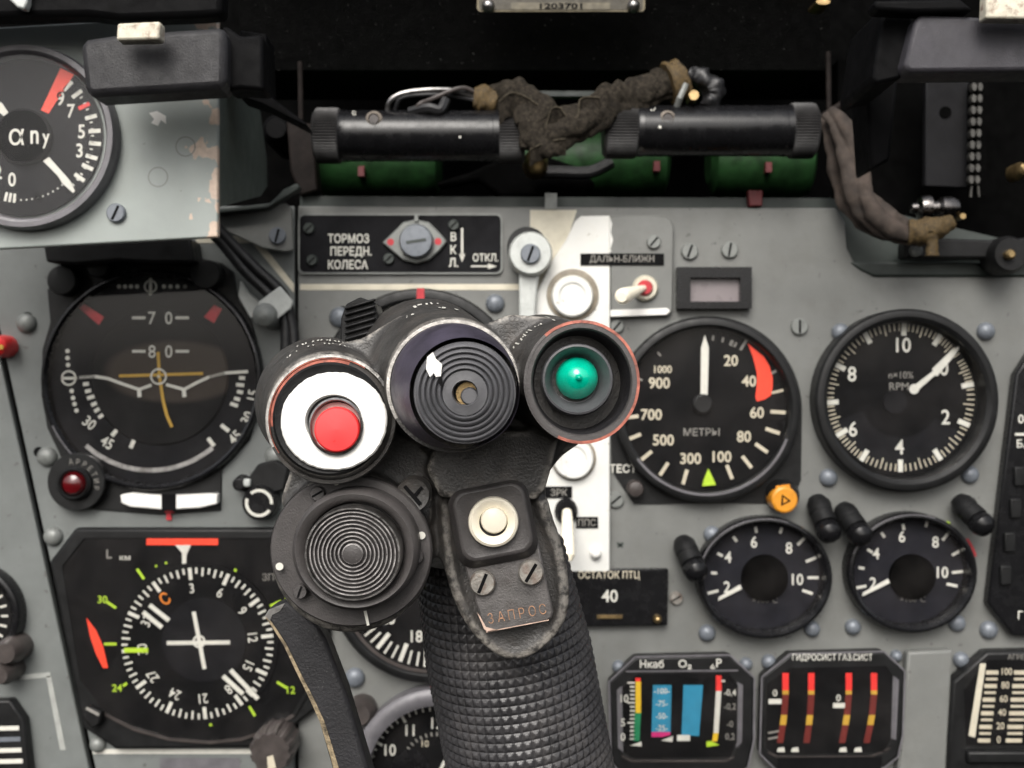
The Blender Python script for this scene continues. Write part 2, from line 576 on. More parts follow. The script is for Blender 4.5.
# --- radio altimeter
g = gauge_root('radio_altimeter', 'round altitude gauge with a solid red curved sector and МЕТРЫ lettering', 'gauge', 708, 410)
b = MB()
hp = [(610, 400)] + [(708 + 94 * math.sin(R(a)), 410 - 94 * math.cos(R(a))) for a in range(-90, 91, 6)] + [(801, 480), (791, 503), (634, 504), (612, 471)]
b.prism(hp, -.0009, 0, bezel_m)
bezel(b, 708, 410, 93, 83.5, YF, YD, bezel_m)
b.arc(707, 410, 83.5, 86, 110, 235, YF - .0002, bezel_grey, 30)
b.build('bezel', g)
d = MB()
cx, cy = 704.5, 408
d.turn(cx, cy, YD, [(84, Y0), (84, YD)], dialblk)
for s, x, y_, h in (('20', 731, 360.5, 11), ('40', 749, 381, 11), ('60', 757, 412.5, 11), ('80', 744, 436.5, 11), ('100', 722, 456.7, 11), ('300', 690.7, 458.5, 11),
                    ('500', 663.4, 440, 11), ('700', 651.4, 414.6, 11), ('900', 659.3, 383, 11), ('1000', 663, 369.3, 7.5)):
    d.text(s, x, y_, h, YM, cmark, 0, .02, .95)
d.text('МЕТРЫ', 701.6, 432, 7.5, YM, markdim, 0, .008, 1.0)
for x, y_ in ((778, 412), (772.7, 431), (761.5, 448), (747, 462), (729.5, 472), (685, 477), (664, 469), (646, 456), (634, 437), (631, 417)):
    a = math.degrees(math.atan2(x - cx, cy - y_))
    r = math.hypot(x - cx, y_ - cy)
    d.tick(cx, cy, r - 7.5, r + 7.5, a, 3.6, YM, cmark)
for x, y_ in ((777.5, 391.5), (773, 372.5), (743.5, 345)):
    a = math.degrees(math.atan2(x - cx, cy - y_))
    r = math.hypot(x - cx, y_ - cy)
    d.tick(cx, cy, r - 6, r + 6, a, 2.6, YM, markdim if x != 777.5 else cmark)
for a in (7, 15, 22, 26, -40, -66):
    d.tick(cx, cy, 68, 73, a, 2, YM, markdim)
d.text('2', 732, 343, 6, YM, markdim, -20)
d.poly([(747.5, 343), (754, 348.5), (764, 356.5), (769.5, 366), (772.7, 378), (772.5, 388), (771, 395), (765, 399), (757, 401.5), (755.5, 397), (757, 384), (757, 373), (753, 357)], YM - .0003, redglow)
d.build('dial', g)
MB().poly([(700.5, 395), (707.6, 395), (708.9, 348), (704.8, 334.6), (701, 348)], YN, mark).build('needle', g)
MB().turn(702.5, 404, YN, [(10, YD), (10, YN - .0006), (8, YN - .0012)], bezel_m, 32).build('hub', g)
MB().prism([(702.5, 486), (716, 485), (713, 478), (708.5, 469), (704, 480)], YN, YD, lime).build('set_pointer', g)
glass_disc(g, 706.5, 409.2, 84, YG)
MB().text('ТЕСТ', 623, 468.5, 8, -.0012, mark, 0, .02, .95).build('lettering', g)
MB().turn(635.5, 489, -.006, [(8.5, -.0005), (8.5, -.006), (7, -.0075), (3, -.008)], bezel_brown, 28).build('test_button', g)
kb = MB()
kb.turn(783, 495, -.006, [(15, 0), (16, -.007), (13, -.012)], bezel_m, 30)
kb.turn(785, 500, -.015, [(13, -.004), (13.5, -.0125), (12.8, -.0145), (11, -.015)], orange, 36)
kb.poly([(782, 494), (791, 501), (781, 506)], -.0152, dialblk)
kb.poly([(783.5, 497), (788, 501), (783, 503.5)], -.0154, orange)
kb.line([(776, 488), (790, 486)], 4, -.013, orange)
kb.build('setting_knob', g)

# --- engine speed gauge
g = gauge_root('tachometer', 'large round gauge marked n×10% RPM with a white needle pointing upper right', 'gauge', 903, 399.5)
b = MB()
bezel(b, 908, 400.5, 92, 80, -.011, YD, bezel_m, step=5)
b.build('bezel', g)
d = MB()
cx, cy = 900.5, 397.5
d.turn(cx, cy, YD, [(84, Y0), (84, YD)], dialblk)
d.arc(cx, cy, 40, 75, 120, 250, YD - .0001, dialgry, 24)
maj = [3, 32.6, 56, 79.5, 112, 147, 180, 212, 239, 266, 297, 331, 363]
for a, a2 in zip(maj, maj[1:]):
    if a != 56:
        d.tick(cx, cy, 62, 74.5, a, 5, YM, mark)
    for j in range(1, 8):
        d.tick(cx, cy, 66.5 if j != 4 else 63, 74, a + (a2 - a) * j / 8, 1.2, YM, cmark)
for s, x, y_ in (('10', 903.5, 345), ('8', 852, 374), ('6', 853, 429), ('4', 899.5, 447), ('2', 945.7, 417), ('0', 944, 368)):
    d.text(s, x, y_, 15, YM, mark, 0, .012, .9)
d.text('n×10%', 901, 375, 7, YM, markdim, 0, .0, .95)
d.text('RPM', 899, 386.5, 8, YM, markdim, 0, .0, 1.0)
d.build('dial', g)
n = MB()
n.poly([(912, 387), (916, 392), (936, 374.5), (933, 371)], YN, mark)
n.poly([(934.5, 374.5), (937, 376.5), (955.5, 354.5), (960.5, 345.5), (951.5, 350), (932, 369)], YN - .0002, mark)
n.disc(914.2, 389, 5, YN - .0004, mark, 20)
n.build('needle', g)
MB().turn(896, 402, YN, [(12, YD), (12, YN + .0008)], dialgry, 32).build('hub', g)
glass_disc(g, 905, 399, 80, YG)

# --- two exhaust temperature gauges
tgface = M('dial_blue_black', (.013, .013, .017), .55, 0, .15, 150, 0, spec=.1)
TG = 'round temperature gauges with black centres'
for (rx_, ry_, rr, sx, sz, hx, hy, hr, nums, ticks, needle, extra, lab) in (
    (765.5, 578.5, 66.5, 1.02, .92, 765, 578, 23,
     (('2', 727, 587), ('4', 728, 557), ('6', 754, 542), ('8', 789, 548), ('10', 797.6, 579.5)),
     ((713, 592), (714, 573), (720, 554.6), (735, 539), (756, 529.7), (781, 530.4), (801.5, 541), (811, 559.6), (813, 577.7), (807.5, 592)),
     ((718, 601), (719, 597), (740, 584.5), (742, 589)), (('o', 802, 530), ('r', 823, 553)),
     'small temperature gauge below the orange triangle knob'),
    (913.5, 573.5, 64.5, 1.01, .935, 912.8, 577, 22.5,
     (('2', 873, 583), ('4', 876, 553.5), ('6', 902, 536.5), ('8', 935.5, 542), ('10', 942.6, 572.4)),
     ((861, 587), (861.5, 568), (870, 551), (883, 535), (903.5, 527), (926.6, 524), (946, 536), (957, 552.5), (957.5, 572), (952, 585)),
     ((862, 596.5), (863, 592.5), (888, 578.5), (890, 583)), (('y', 947.5, 524), ('r', 971, 547)),
     'small temperature gauge below the large RPM gauge')):
    g = gauge_root('temperature_gauge', lab, 'gauge', rx_, ry_, TG)
    b = MB()
    bezel(b, rx_, ry_, rr, rr - 6.5, -.010, YD, gloss, sx, sz, 3)
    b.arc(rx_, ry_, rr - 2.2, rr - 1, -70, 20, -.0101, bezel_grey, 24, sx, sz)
    b.build('bezel', g)
    d = MB()
    d.turn(rx_ - 4, ry_, YD, [(62, Y0), (62, YD)], tgface, 56, sx, sz)
    d.arc(rx_ - 3, ry_ + 1, 26, 57, 105, 255, YD - .00012, tgface, 30, sx, sz)
    for s, x, y_ in nums:
        d.text(s, x, y_, 11.5, YM, mark, 0, .014, .9)
    for i, (x, y_) in enumerate(ticks):
        a = math.degrees(math.atan2(x - hx, hy - y_))
        r = math.hypot(x - hx, y_ - hy)
        L_ = 5.5 if i in (0, 6, 7, 8, 9) else 3.0
        d.tick(hx, hy, r - L_, r + L_, a, 2.8, YM, mark)
    for c, x, y_ in extra:
        a = math.degrees(math.atan2(x - hx, hy - y_))
        r = math.hypot(x - hx, y_ - hy)
        if c == 'r':
            d.arc(hx, hy, r - 2, r + 2, a - 8, a + 9, YM, crimson, 6)
        else:
            d.tick(hx, hy, r - 2, r + 2.5, a, 4, YM, orangep if c == 'o' else lime)
    d.text('×100°C', hx, hy + 22, 6, YM, markdim, 0, -.004, 1.0)
    d.build('dial', g)
    MB().poly(needle, YN, mark).build('needle', g)
    MB().turn(hx, hy, YN, [(hr, YD), (hr, YN - .0003), (hr - 1.5, YN - .0006)], cavity, 40).build('hub', g)
    glass_disc(g, rx_ - 1, ry_, rr - 6, YG - .001, sx, sz)

# --- peg lamps
PL = 'black peg lamps around the temperature gauges'
for ax, ay, bx, by, lab in ((818, 504, 829, 532, 'black peg lamp touching the upper right of the gauge below the orange knob'),
                            (845, 512, 861, 535, 'black peg lamp touching the upper left of the gauge below the RPM dial'),
                            (962, 504, 983, 525, 'black peg lamp between the RPM gauge and the tall black strip'),
                            (684, 545, 696, 571, 'black peg lamp above the screw of the small 40 counter')):
    g = thing('peg_lamp', lab, 'lamp', W(ax, ay, 0), PL)
    p0, p1 = W(ax, ay, -.006), W(bx, by, -.016)
    dr = (p1 - p0)
    L_ = dr.length
    r = 11.5 * S
    mb = MB()
    mb.lathe(p0, dr, [(r * .7, -.003), (r, 0), (r, L_ * .30), (r * .93, L_ * .33), (r * .93, L_ * .40), (r, L_ * .43), (r, L_ * .72)], bezel_m, 26)
    mb.lathe(W(ax, ay, 0), (0, -1, 0), [(r * .8, 0), (r * .8, .007)], bezel_m, 20)
    mb.build('lamp_body', g)
    MB().lathe(p1, (dr.normalized() + Vector((0, -.9, 0))), [(r * 1.0, -.004), (r * 1.05, -.001), (r * .95, .0015), (r * .55, .0036), (r * .2, .0042)], gloss, 26).build('lamp_cap', g)

# --- attitude indicator
g = gauge_root('attitude_indicator', 'artificial horizon with white wing line, amber cross and two red tabs', 'gauge', 150, 380)
b = MB()
b.prism([(62, 266), (75, 262), (120, 256), (190, 256), (222, 263), (234, 272), (238, 300), (252, 322), (262, 360), (262, 400), (250, 440), (222, 470), (221, 511),
         (160, 515), (95, 510), (64, 502), (51, 488), (50, 470), (62, 460), (47, 428), (41, 395), (42, 350), (50, 322), (47, 290)], -.0009, 0, bezel_m)
b.build('housing', g, bevel=.001)
MB().prism([(42, 238), (60, 236), (190, 238), (194, 262), (150, 262), (120, 260), (74, 264), (46, 262)], -.016, 0, black).build('hood', g, bevel=.001)
for x, y_, r in ((61, 280, 15), (205, 274, 15), (97, 266, 11), (178, 252, 9)):
    MB().turn(x, y_, -.009, [(r, -.0005), (r, -.008), (r * .92, -.009), (r * .5, -.0093)], bezel_m, 30).build('knob', g)
b = MB()
bezel(b, 150.5, 380, 111, 105, -.0060, YD, gloss, step=3)
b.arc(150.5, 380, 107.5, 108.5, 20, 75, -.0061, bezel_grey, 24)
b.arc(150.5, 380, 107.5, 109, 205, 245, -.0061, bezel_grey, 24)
b.build('bezel', g)
d = MB()
d.turn(151.5, 380, YD, [(105.5, Y0), (105.5, YD)], dialgry)
for x in (119, 125, 131, 137, 164, 170.5, 177.5, 185):
    d.disc(x, 286.5, 2.1, YM, mark if x < 180 else markdim, 12)
for q in ((67.5, 351), (67.5, 358), (68, 365), (71.7, 391), (73, 398), (74.5, 404), (76.5, 410.5)):
    d.disc(q[0], q[1], 2.2, YM, mark, 12)
d.arc(150.5, 286.5, 5, 6.6, 0, 360, YM, mark, 24)
d.rect(149, 278, 152, 295, YM, mark)
d.arc(68.7, 378, 6, 7.8, 0, 360, YM, mark, 24)
d.rect(61, 377, 77, 379.5, YM, mark)
d.poly([(74.5, 304), (80, 301.5), (104, 317), (99, 325)], YM, crimson)
d.poly([(204, 317), (214, 305), (222, 309), (214, 323)], YM, crimson)
for i, q in enumerate(((86, 384), (88, 391), (90, 397.5), (94, 404), (97, 410), (101, 416))):
    a = math.degrees(math.atan2(q[0] - 158, 377 - q[1]))
    r = math.hypot(q[0] - 158, q[1] - 377)
    d.tick(158, 377, r - (5 if i in (2, 5) else 3), r + 3, a, 3.6, YM, mark)
for i, q in enumerate(((242, 378), (241, 385), (240, 392), (237, 399), (235, 405))):
    a = math.degrees(math.atan2(q[0] - 155, 377 - q[1]))
    r = math.hypot(q[0] - 155, q[1] - 377)
    d.tick(155, 377, r - (5 if i in (1, 4) else 3), r + 3, a, 3.6, YM, mark)
for x, y_ in ((115, 432), (132.5, 443.5), (225, 428), (211, 442)):
    a = math.degrees(math.atan2(x - 160, 377 - y_))
    r = math.hypot(x - 160, y_ - 377)
    d.tick(160, 377, r - 5, r + 5, a, 4, YM, mark)
for s, x, y_, ro in (('30', 89.5, 423, 38), ('45', 107, 442.5, 30), ('15', 253, 395, -78), ('30', 247.5, 418, -62), ('45', 235, 437.5, -45)):
    d.text(s, x, y_, 11, YM, mark, -ro if x < 150 else -ro, .012, .85)
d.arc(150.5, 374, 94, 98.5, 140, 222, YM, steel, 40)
d.build('dial', g)
# dark ball behind the window, glass reflection painted on as a brown patch
bl = MB()
ballm = M('horizon_ball_reflection', (.012, .012, .0125), .6, 0, .15, 90, 0, spec=.08)
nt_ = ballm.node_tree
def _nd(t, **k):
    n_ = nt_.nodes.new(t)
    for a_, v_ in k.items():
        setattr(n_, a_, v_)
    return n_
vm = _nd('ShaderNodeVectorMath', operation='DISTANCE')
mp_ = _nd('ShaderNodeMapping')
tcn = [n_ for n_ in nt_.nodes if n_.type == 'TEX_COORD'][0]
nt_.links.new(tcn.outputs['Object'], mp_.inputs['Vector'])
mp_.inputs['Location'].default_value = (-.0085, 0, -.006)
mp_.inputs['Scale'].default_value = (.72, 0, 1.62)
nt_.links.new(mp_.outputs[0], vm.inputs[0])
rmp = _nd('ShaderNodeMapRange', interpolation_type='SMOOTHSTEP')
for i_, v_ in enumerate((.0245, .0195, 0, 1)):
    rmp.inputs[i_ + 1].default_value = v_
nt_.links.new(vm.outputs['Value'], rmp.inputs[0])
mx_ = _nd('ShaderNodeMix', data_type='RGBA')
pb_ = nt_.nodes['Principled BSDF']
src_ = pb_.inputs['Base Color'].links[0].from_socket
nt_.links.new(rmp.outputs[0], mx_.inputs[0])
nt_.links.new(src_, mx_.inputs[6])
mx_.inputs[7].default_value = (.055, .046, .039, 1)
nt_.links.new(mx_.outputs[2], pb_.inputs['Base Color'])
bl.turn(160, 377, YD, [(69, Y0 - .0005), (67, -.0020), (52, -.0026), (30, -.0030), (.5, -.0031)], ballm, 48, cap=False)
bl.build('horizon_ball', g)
o = MB()
yb = -.0033
for s, y_ in (('7', 318), ('8', 351.5)):
    o.text(s, 152, y_, 13, yb - .0002, mark, 0, .006, .9)
    o.text('0', 168.7, y_, 13, yb - .0002, mark, 0, .006, .9)
    o.rect(132, y_ - 1.6, 145.5, y_ + 1.2, yb - .0002, mark)
    o.rect(175.5, y_ - 1.6, 189, y_ + 1.2, yb - .0002, mark)
o.build('pitch_scale', g)
o = MB()
yc = yb - .0007
o.line([(79, 377.5), (95, 376.5), (108, 378.5), (120, 383), (139, 389.5)], 3.0, yc, mark)
o.line([(139, 389.5), (151.5, 385)], 3.0, yc, mark)
o.line([(139, 388), (139.5, 397)], 4, yc - .00005, mark)
o.line([(166, 384.5), (184, 389.5)], 3.0, yc, mark)
o.line([(183.5, 388), (184.5, 397)], 4, yc - .00005, mark)
o.line([(184, 389.5), (196, 383), (209, 377), (225, 373), (248, 371.5)], 3.0, yc, mark)
o.arc(158.5, 376.5, 6.5, 8.3, 0, 360, yc, mark, 28)
o.disc(158.5, 376.5, 1.6, yc, cmark, 10)
o.build('wing_symbol', g)
o = MB()
o.line([(119, 376), (203, 373.5)], 2.8, yc + .0003, amber)
o.line([(158, 352), (159.5, 377), (163.5, 402), (167, 416), (172, 427)], 3.0, yc + .00025, amber)
o.build('director_cross', g)
glass_disc(g, 151, 380, 105, YG + .0004)
lv = MB()
lv.prism([(120, 495), (130, 493), (165, 496), (205, 494), (217, 494), (217, 504), (200, 508), (165, 510), (130, 507), (121, 503)], -.0058, -.0005, whiteenamel)
lv.rect(161.5, 494, 176, 510.5, -.0060, dialblk)
lv.build('slip_tube', g, bevel=.0005)
MB().poly([(164, 512), (169, 508), (175, 513), (171, 513), (171.5, 520), (166, 520), (166.5, 513)], -.0012, crimson).build('arrow_mark', g)
MB().turn(76, 482, -.0064, [(29, 0), (29, -.0060), (28, -.0066)], bezel_m, 44).build('lamp_boss', g)
lm = MB()
lm.turn(73, 484, -.010, [(17, -.0005), (17, -.009), (14.5, -.0105), (12.5, -.0095)], bezel_m, 30, cap=False)
lm.turn(73, 484, -.010, [(12.5, -.003), (12.5, -.009), (9, -.0115), (4, -.0125)], darkred, 28)
lm.build('warning_lamp', g)
t = MB()
for i, ch in enumerate('АРРЕТИР'):
    a = -8 + i * 18
    t.text(ch, 74 + 22.5 * math.sin(R(a)), 484 - 22.5 * math.cos(R(a)), 5.6, -.0069, markdim, -a, .004, .85)
t.build('lettering', g)

# --- compass / horizontal situation indicator
g = gauge_root('compass_indicator', 'square compass dial with rotating numbered card, red bar and red diamond', 'gauge', 198, 642)
b = MB()
b.prism([(49, 562), (75, 528), (292, 528), (330, 562), (330, 700), (300, 722), (268, 748), (116, 750), (82, 728)], -.005, 0, bezel_m)
b.build('housing', g, bevel=.0015)
fp = [(62, 566), (84, 538), (288, 538), (310, 566), (314, 640), (306, 690), (292, 714), (270, 728), (240, 738), (209, 741), (170, 738), (135, 728), (104, 712), (80, 680)]
b = MB()
for i in range(len(fp)):
    a_, c_ = fp[i], fp[(i + 1) % len(fp)]
    mx, my = 195, 640
    ia = (mx + (a_[0] - mx) * 1.03, my + (a_[1] - my) * 1.03)
    ic = (mx + (c_[0] - mx) * 1.03, my + (c_[1] - my) * 1.03)
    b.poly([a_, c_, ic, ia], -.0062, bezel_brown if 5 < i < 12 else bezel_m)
b.build('bezel', g)
d = MB()
d.poly(fp, -.0054, dialblk)
y1 = -.0056
d.rect(146.5, 538.5, 218, 545, -.0058, redglow)
d.poly([(175, 545), (191, 545), (186.5, 555), (186, 570), (182, 570), (182, 553)], -.0057, mark)
d.text('L', 109, 554, 9, y1, markdim, 0, .02)
d.text('км', 125, 558, 6, y1, mark, 0, 0, 1.1)
d.text('ЗП', 268, 577, 7, y1, markdim, 0, 0)
cx, cy = 197.5, 643.5
for x0, y0, x1_, y1_ in ((137, 569, 144, 579), (236, 569, 230, 580), (107, 602, 116, 608), (270, 606, 281, 601), (123, 686, 131, 680), (277, 682, 287, 688),
                         (163, 712, 166, 702), (211, 726, 208, 716), (255, 716, 249, 706), (104, 644, 118, 644)):
    d.line([(x0, y0), (x1_, y1_)], 2.6, y1, lime)
for s, x, y_ in (('30', 102.5, 599.5), ('6', 287, 598), ('24', 117, 688), ('12', 291, 690)):
    d.text(s, x, y_, 7.5, y1, lime, 0, .01, 1.0)
d.poly([(86.5, 618), (96, 630), (103, 646), (108, 668), (103, 668), (96, 654), (90, 636)], y1, redglow)
d.poly([(247, 641), (258, 641), (260, 638), (272, 643.5), (260, 649), (258, 646), (247, 646)], y1, lime)
for x, y_ in ((156, 566), (166, 563), (204, 565), (214, 568)):
    d.disc(x, y_, 1.2, y1, lime, 8)
d.build('dial', g)
c = MB()
yc = -.0060
c.turn(cx, cy, yc, [(81, -.0050), (81, yc)], dialblk, 64)
for i in range(72):
    a = -6 + i * 5
    big = i % 6 == 0
    c.tick(cx, cy, 64 if big else (70 if i % 2 else 67.5), 76, a, 3.6 if big else 2.0, yc - .0002, mark)
for i, s in enumerate(('С', '3', '6', '9', '12', '15', '18', '21', '24', '27', '30', '33')):
    a = -36 + 30 * i
    c.text(s, cx + 55.5 * math.sin(R(a)), cy - 55.5 * math.cos(R(a)), 12 if i == 0 else 10, yc - .0002, orangep if i == 0 else mark, -a, .008, .85)
c.build('compass_card', g)
p = MB()
yp = -.0068
p.rect(124, 647.8, 148, 652.6, yp, lime)
p.line([(143, 612), (162, 627.5)], 4.5, yp, mark)
p.line([(149.5, 605), (169, 620.5)], 4.5, yp, mark)
p.line([(223, 676), (243, 694)], 4.5, yp, mark)
p.line([(230.5, 670), (258, 699)], 4.5, yp, mark)
p.build('course_pointer', g)
p = MB()
p.turn(204, 640, -.0066, [(42, -.0058), (42, -.0066)], dialgry, 48)
p.line([(193.7, 611.7), (204.5, 669)], 4, -.0072, mark)
p.line([(166.8, 643), (230, 642.4)], 4, -.00722, mark)
p.arc(199, 641.5, 4.5, 6.5, 0, 360, -.0074, mark, 22)
p.build('cross_pointer', g)
MB().prism([(x * .995 + .9, y_ * .995 + 3.2) for x, y_ in fp], -.0090, -.0086, glass).build('glass', g)
MB().prism([(82, 718), (88, 706), (102, 712), (100, 724), (92, 730)], -.010, -.004, black).build('corner_lug', g, bevel=.001)
MB().line([(86, 708), (99, 715)], 3, -.0101, markdim).build('lug_highlight', g)  # pale line painted as the highlight on the lug
kb = MB()
prof = []
n_ = 72
C = W(276, 744, -.012)
vs, fs = [], []
for j, (r, y_) in enumerate(((20, -.004), (21, -.02), (18, -.024))):
    for i in range(n_):
        a = 2 * PI * i / n_
        rr = r * (1 + (.05 if (i // 3) % 2 else -.03)) * S
        vs.append(Vector((C.x + rr * math.cos(a), y_, C.z + rr * math.sin(a))))
for j in range(2):
    for i in range(n_):
        fs.append((j * n_ + i, j * n_ + (i + 1) % n_, (j + 1) * n_ + (i + 1) % n_, (j + 1) * n_ + i))
fs.append(tuple(range(2 * n_, 3 * n_)))
kb.add(vs, fs, bezel_brown)
kb.poly([(267, 757), (273, 755), (276, 768), (268, 770)], -.0242, cmark)
kb.build('setting_knob', g)

# --- gauges behind the control stick
g = gauge_root('round_gauge', 'dark gauge hidden behind the stick head, red mark at its top', 'gauge', 420, 387)
b = MB()
bezel(b, 420, 389, 101, 88, -.008, YD, bezel_m, step=4)
b.prism([(417, 288), (424, 288), (424.5, 300), (416.5, 300)], -.0086, -.007, crimson)
b.build('bezel', g)
d = MB()
d.turn(420, 388, YD, [(92, Y0), (92, YD)], dialblk)
for a in range(0, 360, 10):
    d.tick(420, 388, 76, 83, a, 2.4, YM, markdim)
d.build('dial', g)
glass_disc(g, 420, 388, 88, YG)

g = gauge_root('airspeed_gauge', 'round gauge half hidden behind the grip, showing 18 on white ticks', 'gauge', 430, 583)
b = MB()
bezel(b, 430, 583, 101, 90, -.008, YD, bezel_m, step=4)
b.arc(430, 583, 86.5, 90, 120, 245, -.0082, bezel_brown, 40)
b.build('bezel', g)
d = MB()
d.turn(430, 583, YD, [(88, Y0), (88, YD)], dialblk)
for i in range(60):
    a = 3 + i * 6
    d.tick(430, 583, 65 if i % 3 == 0 else 70, 84, a, 4.2 if i % 3 == 0 else 2, YM, mark)
for i, s in enumerate(('22', '20', '18', '16', '14', '12', '10')):
    a = 246 - i * 36 + 20
    d.text(s, 430 + 55 * math.sin(R(a)), 583 - 55 * math.cos(R(a)), 12, YM, mark, 0, .012, .9)
d.build('dial', g)
MB().poly([(428, 590), (432, 590), (432, 530), (430, 520), (428, 530)], YN, mark).build('needle', g)
glass_disc(g, 430, 583, 88, YG)

g = gauge_root('cockpit_clock', 'grey rimmed clock showing 10 and 11 below the grip', 'clock', 438, 778)
b = MB()
bezel(b, 438, 778, 88, 71, -.012, YD, bezel_grey, step=7)
b.build('bezel', g)
d = MB()
cx, cy = 437, 777
d.turn(cx, cy, YD, [(74, Y0), (74, YD)], dialblk)
for i in range(60):
    d.tick(cx, cy, 66 if i % 5 else 63, 72, i * 6, 2.6 if i % 5 == 0 else 1.4, YM, mark)
for i in range(12):
    a = i * 30
    d.text('12' if i == 0 else str(i), cx + 54 * math.sin(R(a)), cy - 54 * math.cos(R(a)), 11.5, YM, mark, 0, .014, .9)
for i in range(40):
    d.tick(cx, cy - 8, 33, 37, i * 9, 1.6, YM, markdim)
for i in range(8):
    a = i * 45 - 70
    d.text(str((8, 10, 11, 12, 1, 3, 5, 6)[i]), cx + 28 * math.sin(R(a)), cy - 8 - 28 * math.cos(R(a)), 6.5, YM, cmark, 0, .01)
d.disc(410, 768, 19, YM - .0001, gloss, 30)
d.build('dial', g)
n = MB()
n.line([(437, 777), (450, 750)], 3, YN, mark)
n.line([(437, 777), (412, 790)], 4, YN - .0003, mark)
n.build('needle', g)
glass_disc(g, 438, 778, 72, YG)
MB().turn(361, 712, -.006, [(15, 0), (14, -.008), (10, -.011)], bezel_brown, 24).build('setting_knob', g)

# --- cabin pressure / oxygen gauge
def octo(x0, y0, x1, y1, c, yb_):
    return [(x0, y0 + c), (x0 + c * 1.15, y0), (x1 - c, y0), (x1, y0 + c), (x1, yb_ - 12), (x1 - 10, yb_), (x0 + 12, yb_), (x0, yb_ - 12)]


g = gauge_root('oxygen_gauge', 'eight sided oxygen gauge with two blue strips and a yellow green scale', 'gauge', 682, 712)
b = MB()
o1 = [(609, 682), (635, 657), (730, 655), (754.5, 678), (754, 740), (748, 768), (738, 774), (622, 774), (611, 762)]
b.prism(o1, -.008, 0, bezel_m)
b.build('housing', g, bevel=.0012)
b = MB()
b.line(o1 + [o1[0]], 1.8, -.0081, bezel_grey)
in1 = [(617, 690), (638, 672), (728, 671), (743, 685), (742, 742), (734, 757), (725, 761), (632, 761), (622, 756)]
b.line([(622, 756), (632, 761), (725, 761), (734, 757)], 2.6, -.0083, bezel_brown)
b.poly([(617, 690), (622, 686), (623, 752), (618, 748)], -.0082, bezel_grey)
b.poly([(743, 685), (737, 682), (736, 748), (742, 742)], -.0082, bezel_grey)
b.line([(626, 671.5), (738, 670.5)], 1.6, -.0083, bezel_grey)
b.build('bezel', g)
d = MB()
y1 = -.0085
d.poly([(622, 688), (638, 674), (728, 673), (738, 685), (737, 742), (730, 757), (634, 758), (624, 752)], -.0083, dialblk)
d.text('Нкаб', 652, 664, 7.5, y1, mark, 0, .012, 1.0)
d.text('O₂', 685, 664.5, 8, y1, mark, 0, .012, 1.0)
d.text('₄P', 716, 664, 9, y1, mark, 0, .006, 1.0)
d.rect(635.5, 678, 640.5, 681.5, y1, redp)
d.rect(635.5, 681.5, 641, 713, y1, yellow)
d.poly([(634.5, 713), (641, 713), (639.5, 741), (633.5, 741)], y1, greenp)
for i in range(15):
    d.rect(630 if i % 5 else 627.5, 682 + i * 4, 635, 683.6 + i * 4, y1, mark)
for s, x, y_ in (('10', 624.5, 698.5), ('5', 623, 722.5), ('0', 623, 737)):
    d.text(s, x, y_, 8, y1, mark, 0, .012, .9)
d.poly([(653, 685), (671.5, 685), (670.5, 732), (651.5, 732)], y1, bluep)
d.poly([(651.5, 732), (670.5, 732), (670.3, 735), (662, 737), (651.3, 737)], y1, magenta)
for s, y_ in (('100', 691), ('75', 703.5), ('50', 716), ('25', 728)):
    d.text('-' + s + '-', 661.8, y_, 6, y1 - .0002, mark, 0, .01, .9)
d.poly([(683.5, 685), (703, 685), (699, 736), (681.5, 735)], y1, bluep)
d.rect(716, 675.6, 721.5, 691, y1, redp)
d.poly([(716, 691), (721.3, 691), (718.5, 733), (713.5, 733)], y1, mark)
d.poly([(713.5, 733), (718.5, 733), (717, 741.5), (712, 741.5)], y1, yellow)
for s, y_, m_ in (('-0,4', 693, mark), ('-0,2', 707, markdim), ('-0', 724, markdim), ('0,2', 737, markdim)):
    d.text(s, 730, y_, 6.5, y1, m_, 0, .008, .9)
d.line([(721, 681), (725, 681)], 2, y1, mark)
d.build('dial', g)
p = MB()
p.poly([(630, 745.5), (641.5, 741.5), (641.5, 746.5)], -.0092, mark)
p.poly([(661, 740.5), (673, 736), (672.5, 742)], -.0092, mark)
p.rect(677, 735, 690, 741, -.0092, mark)
p.poly([(706.5, 741.5), (711, 741), (719.5, 745), (706.5, 747)], -.0092, lime)
p.build('pointer', g)
MB().prism([(x, y_) for x, y_ in in1], -.0100, -.0096, glass).build('glass', g)

# --- hydraulic gauge
g = gauge_root('hydraulic_gauge', 'eight sided pressure gauge with four red and yellow vertical scales', 'gauge', 832, 712)
o1 = [(762, 677), (790, 654), (884, 651.5), (905, 671), (903, 735), (898, 757), (884, 768), (776, 770), (760, 754)]
b = MB().prism(o1, -.008, 0, bezel_m)
b.build('housing', g, bevel=.0012)
b = MB()
b.line(o1 + [o1[0]], 1.8, -.0081, bezel_grey)
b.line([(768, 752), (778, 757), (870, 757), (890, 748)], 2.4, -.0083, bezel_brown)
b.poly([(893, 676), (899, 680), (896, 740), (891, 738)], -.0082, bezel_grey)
b.build('bezel', g)
d = MB()
d.poly([(767, 684), (790, 668), (886, 666), (893, 676), (891, 738), (884, 752), (776, 755), (766, 748)], -.0083, dialblk)
d.text('ГИДРОСИСТ ГАЗ.СИСТ', 832.5, 657.8, 6.5, y1, mark, 0, .006, .78)
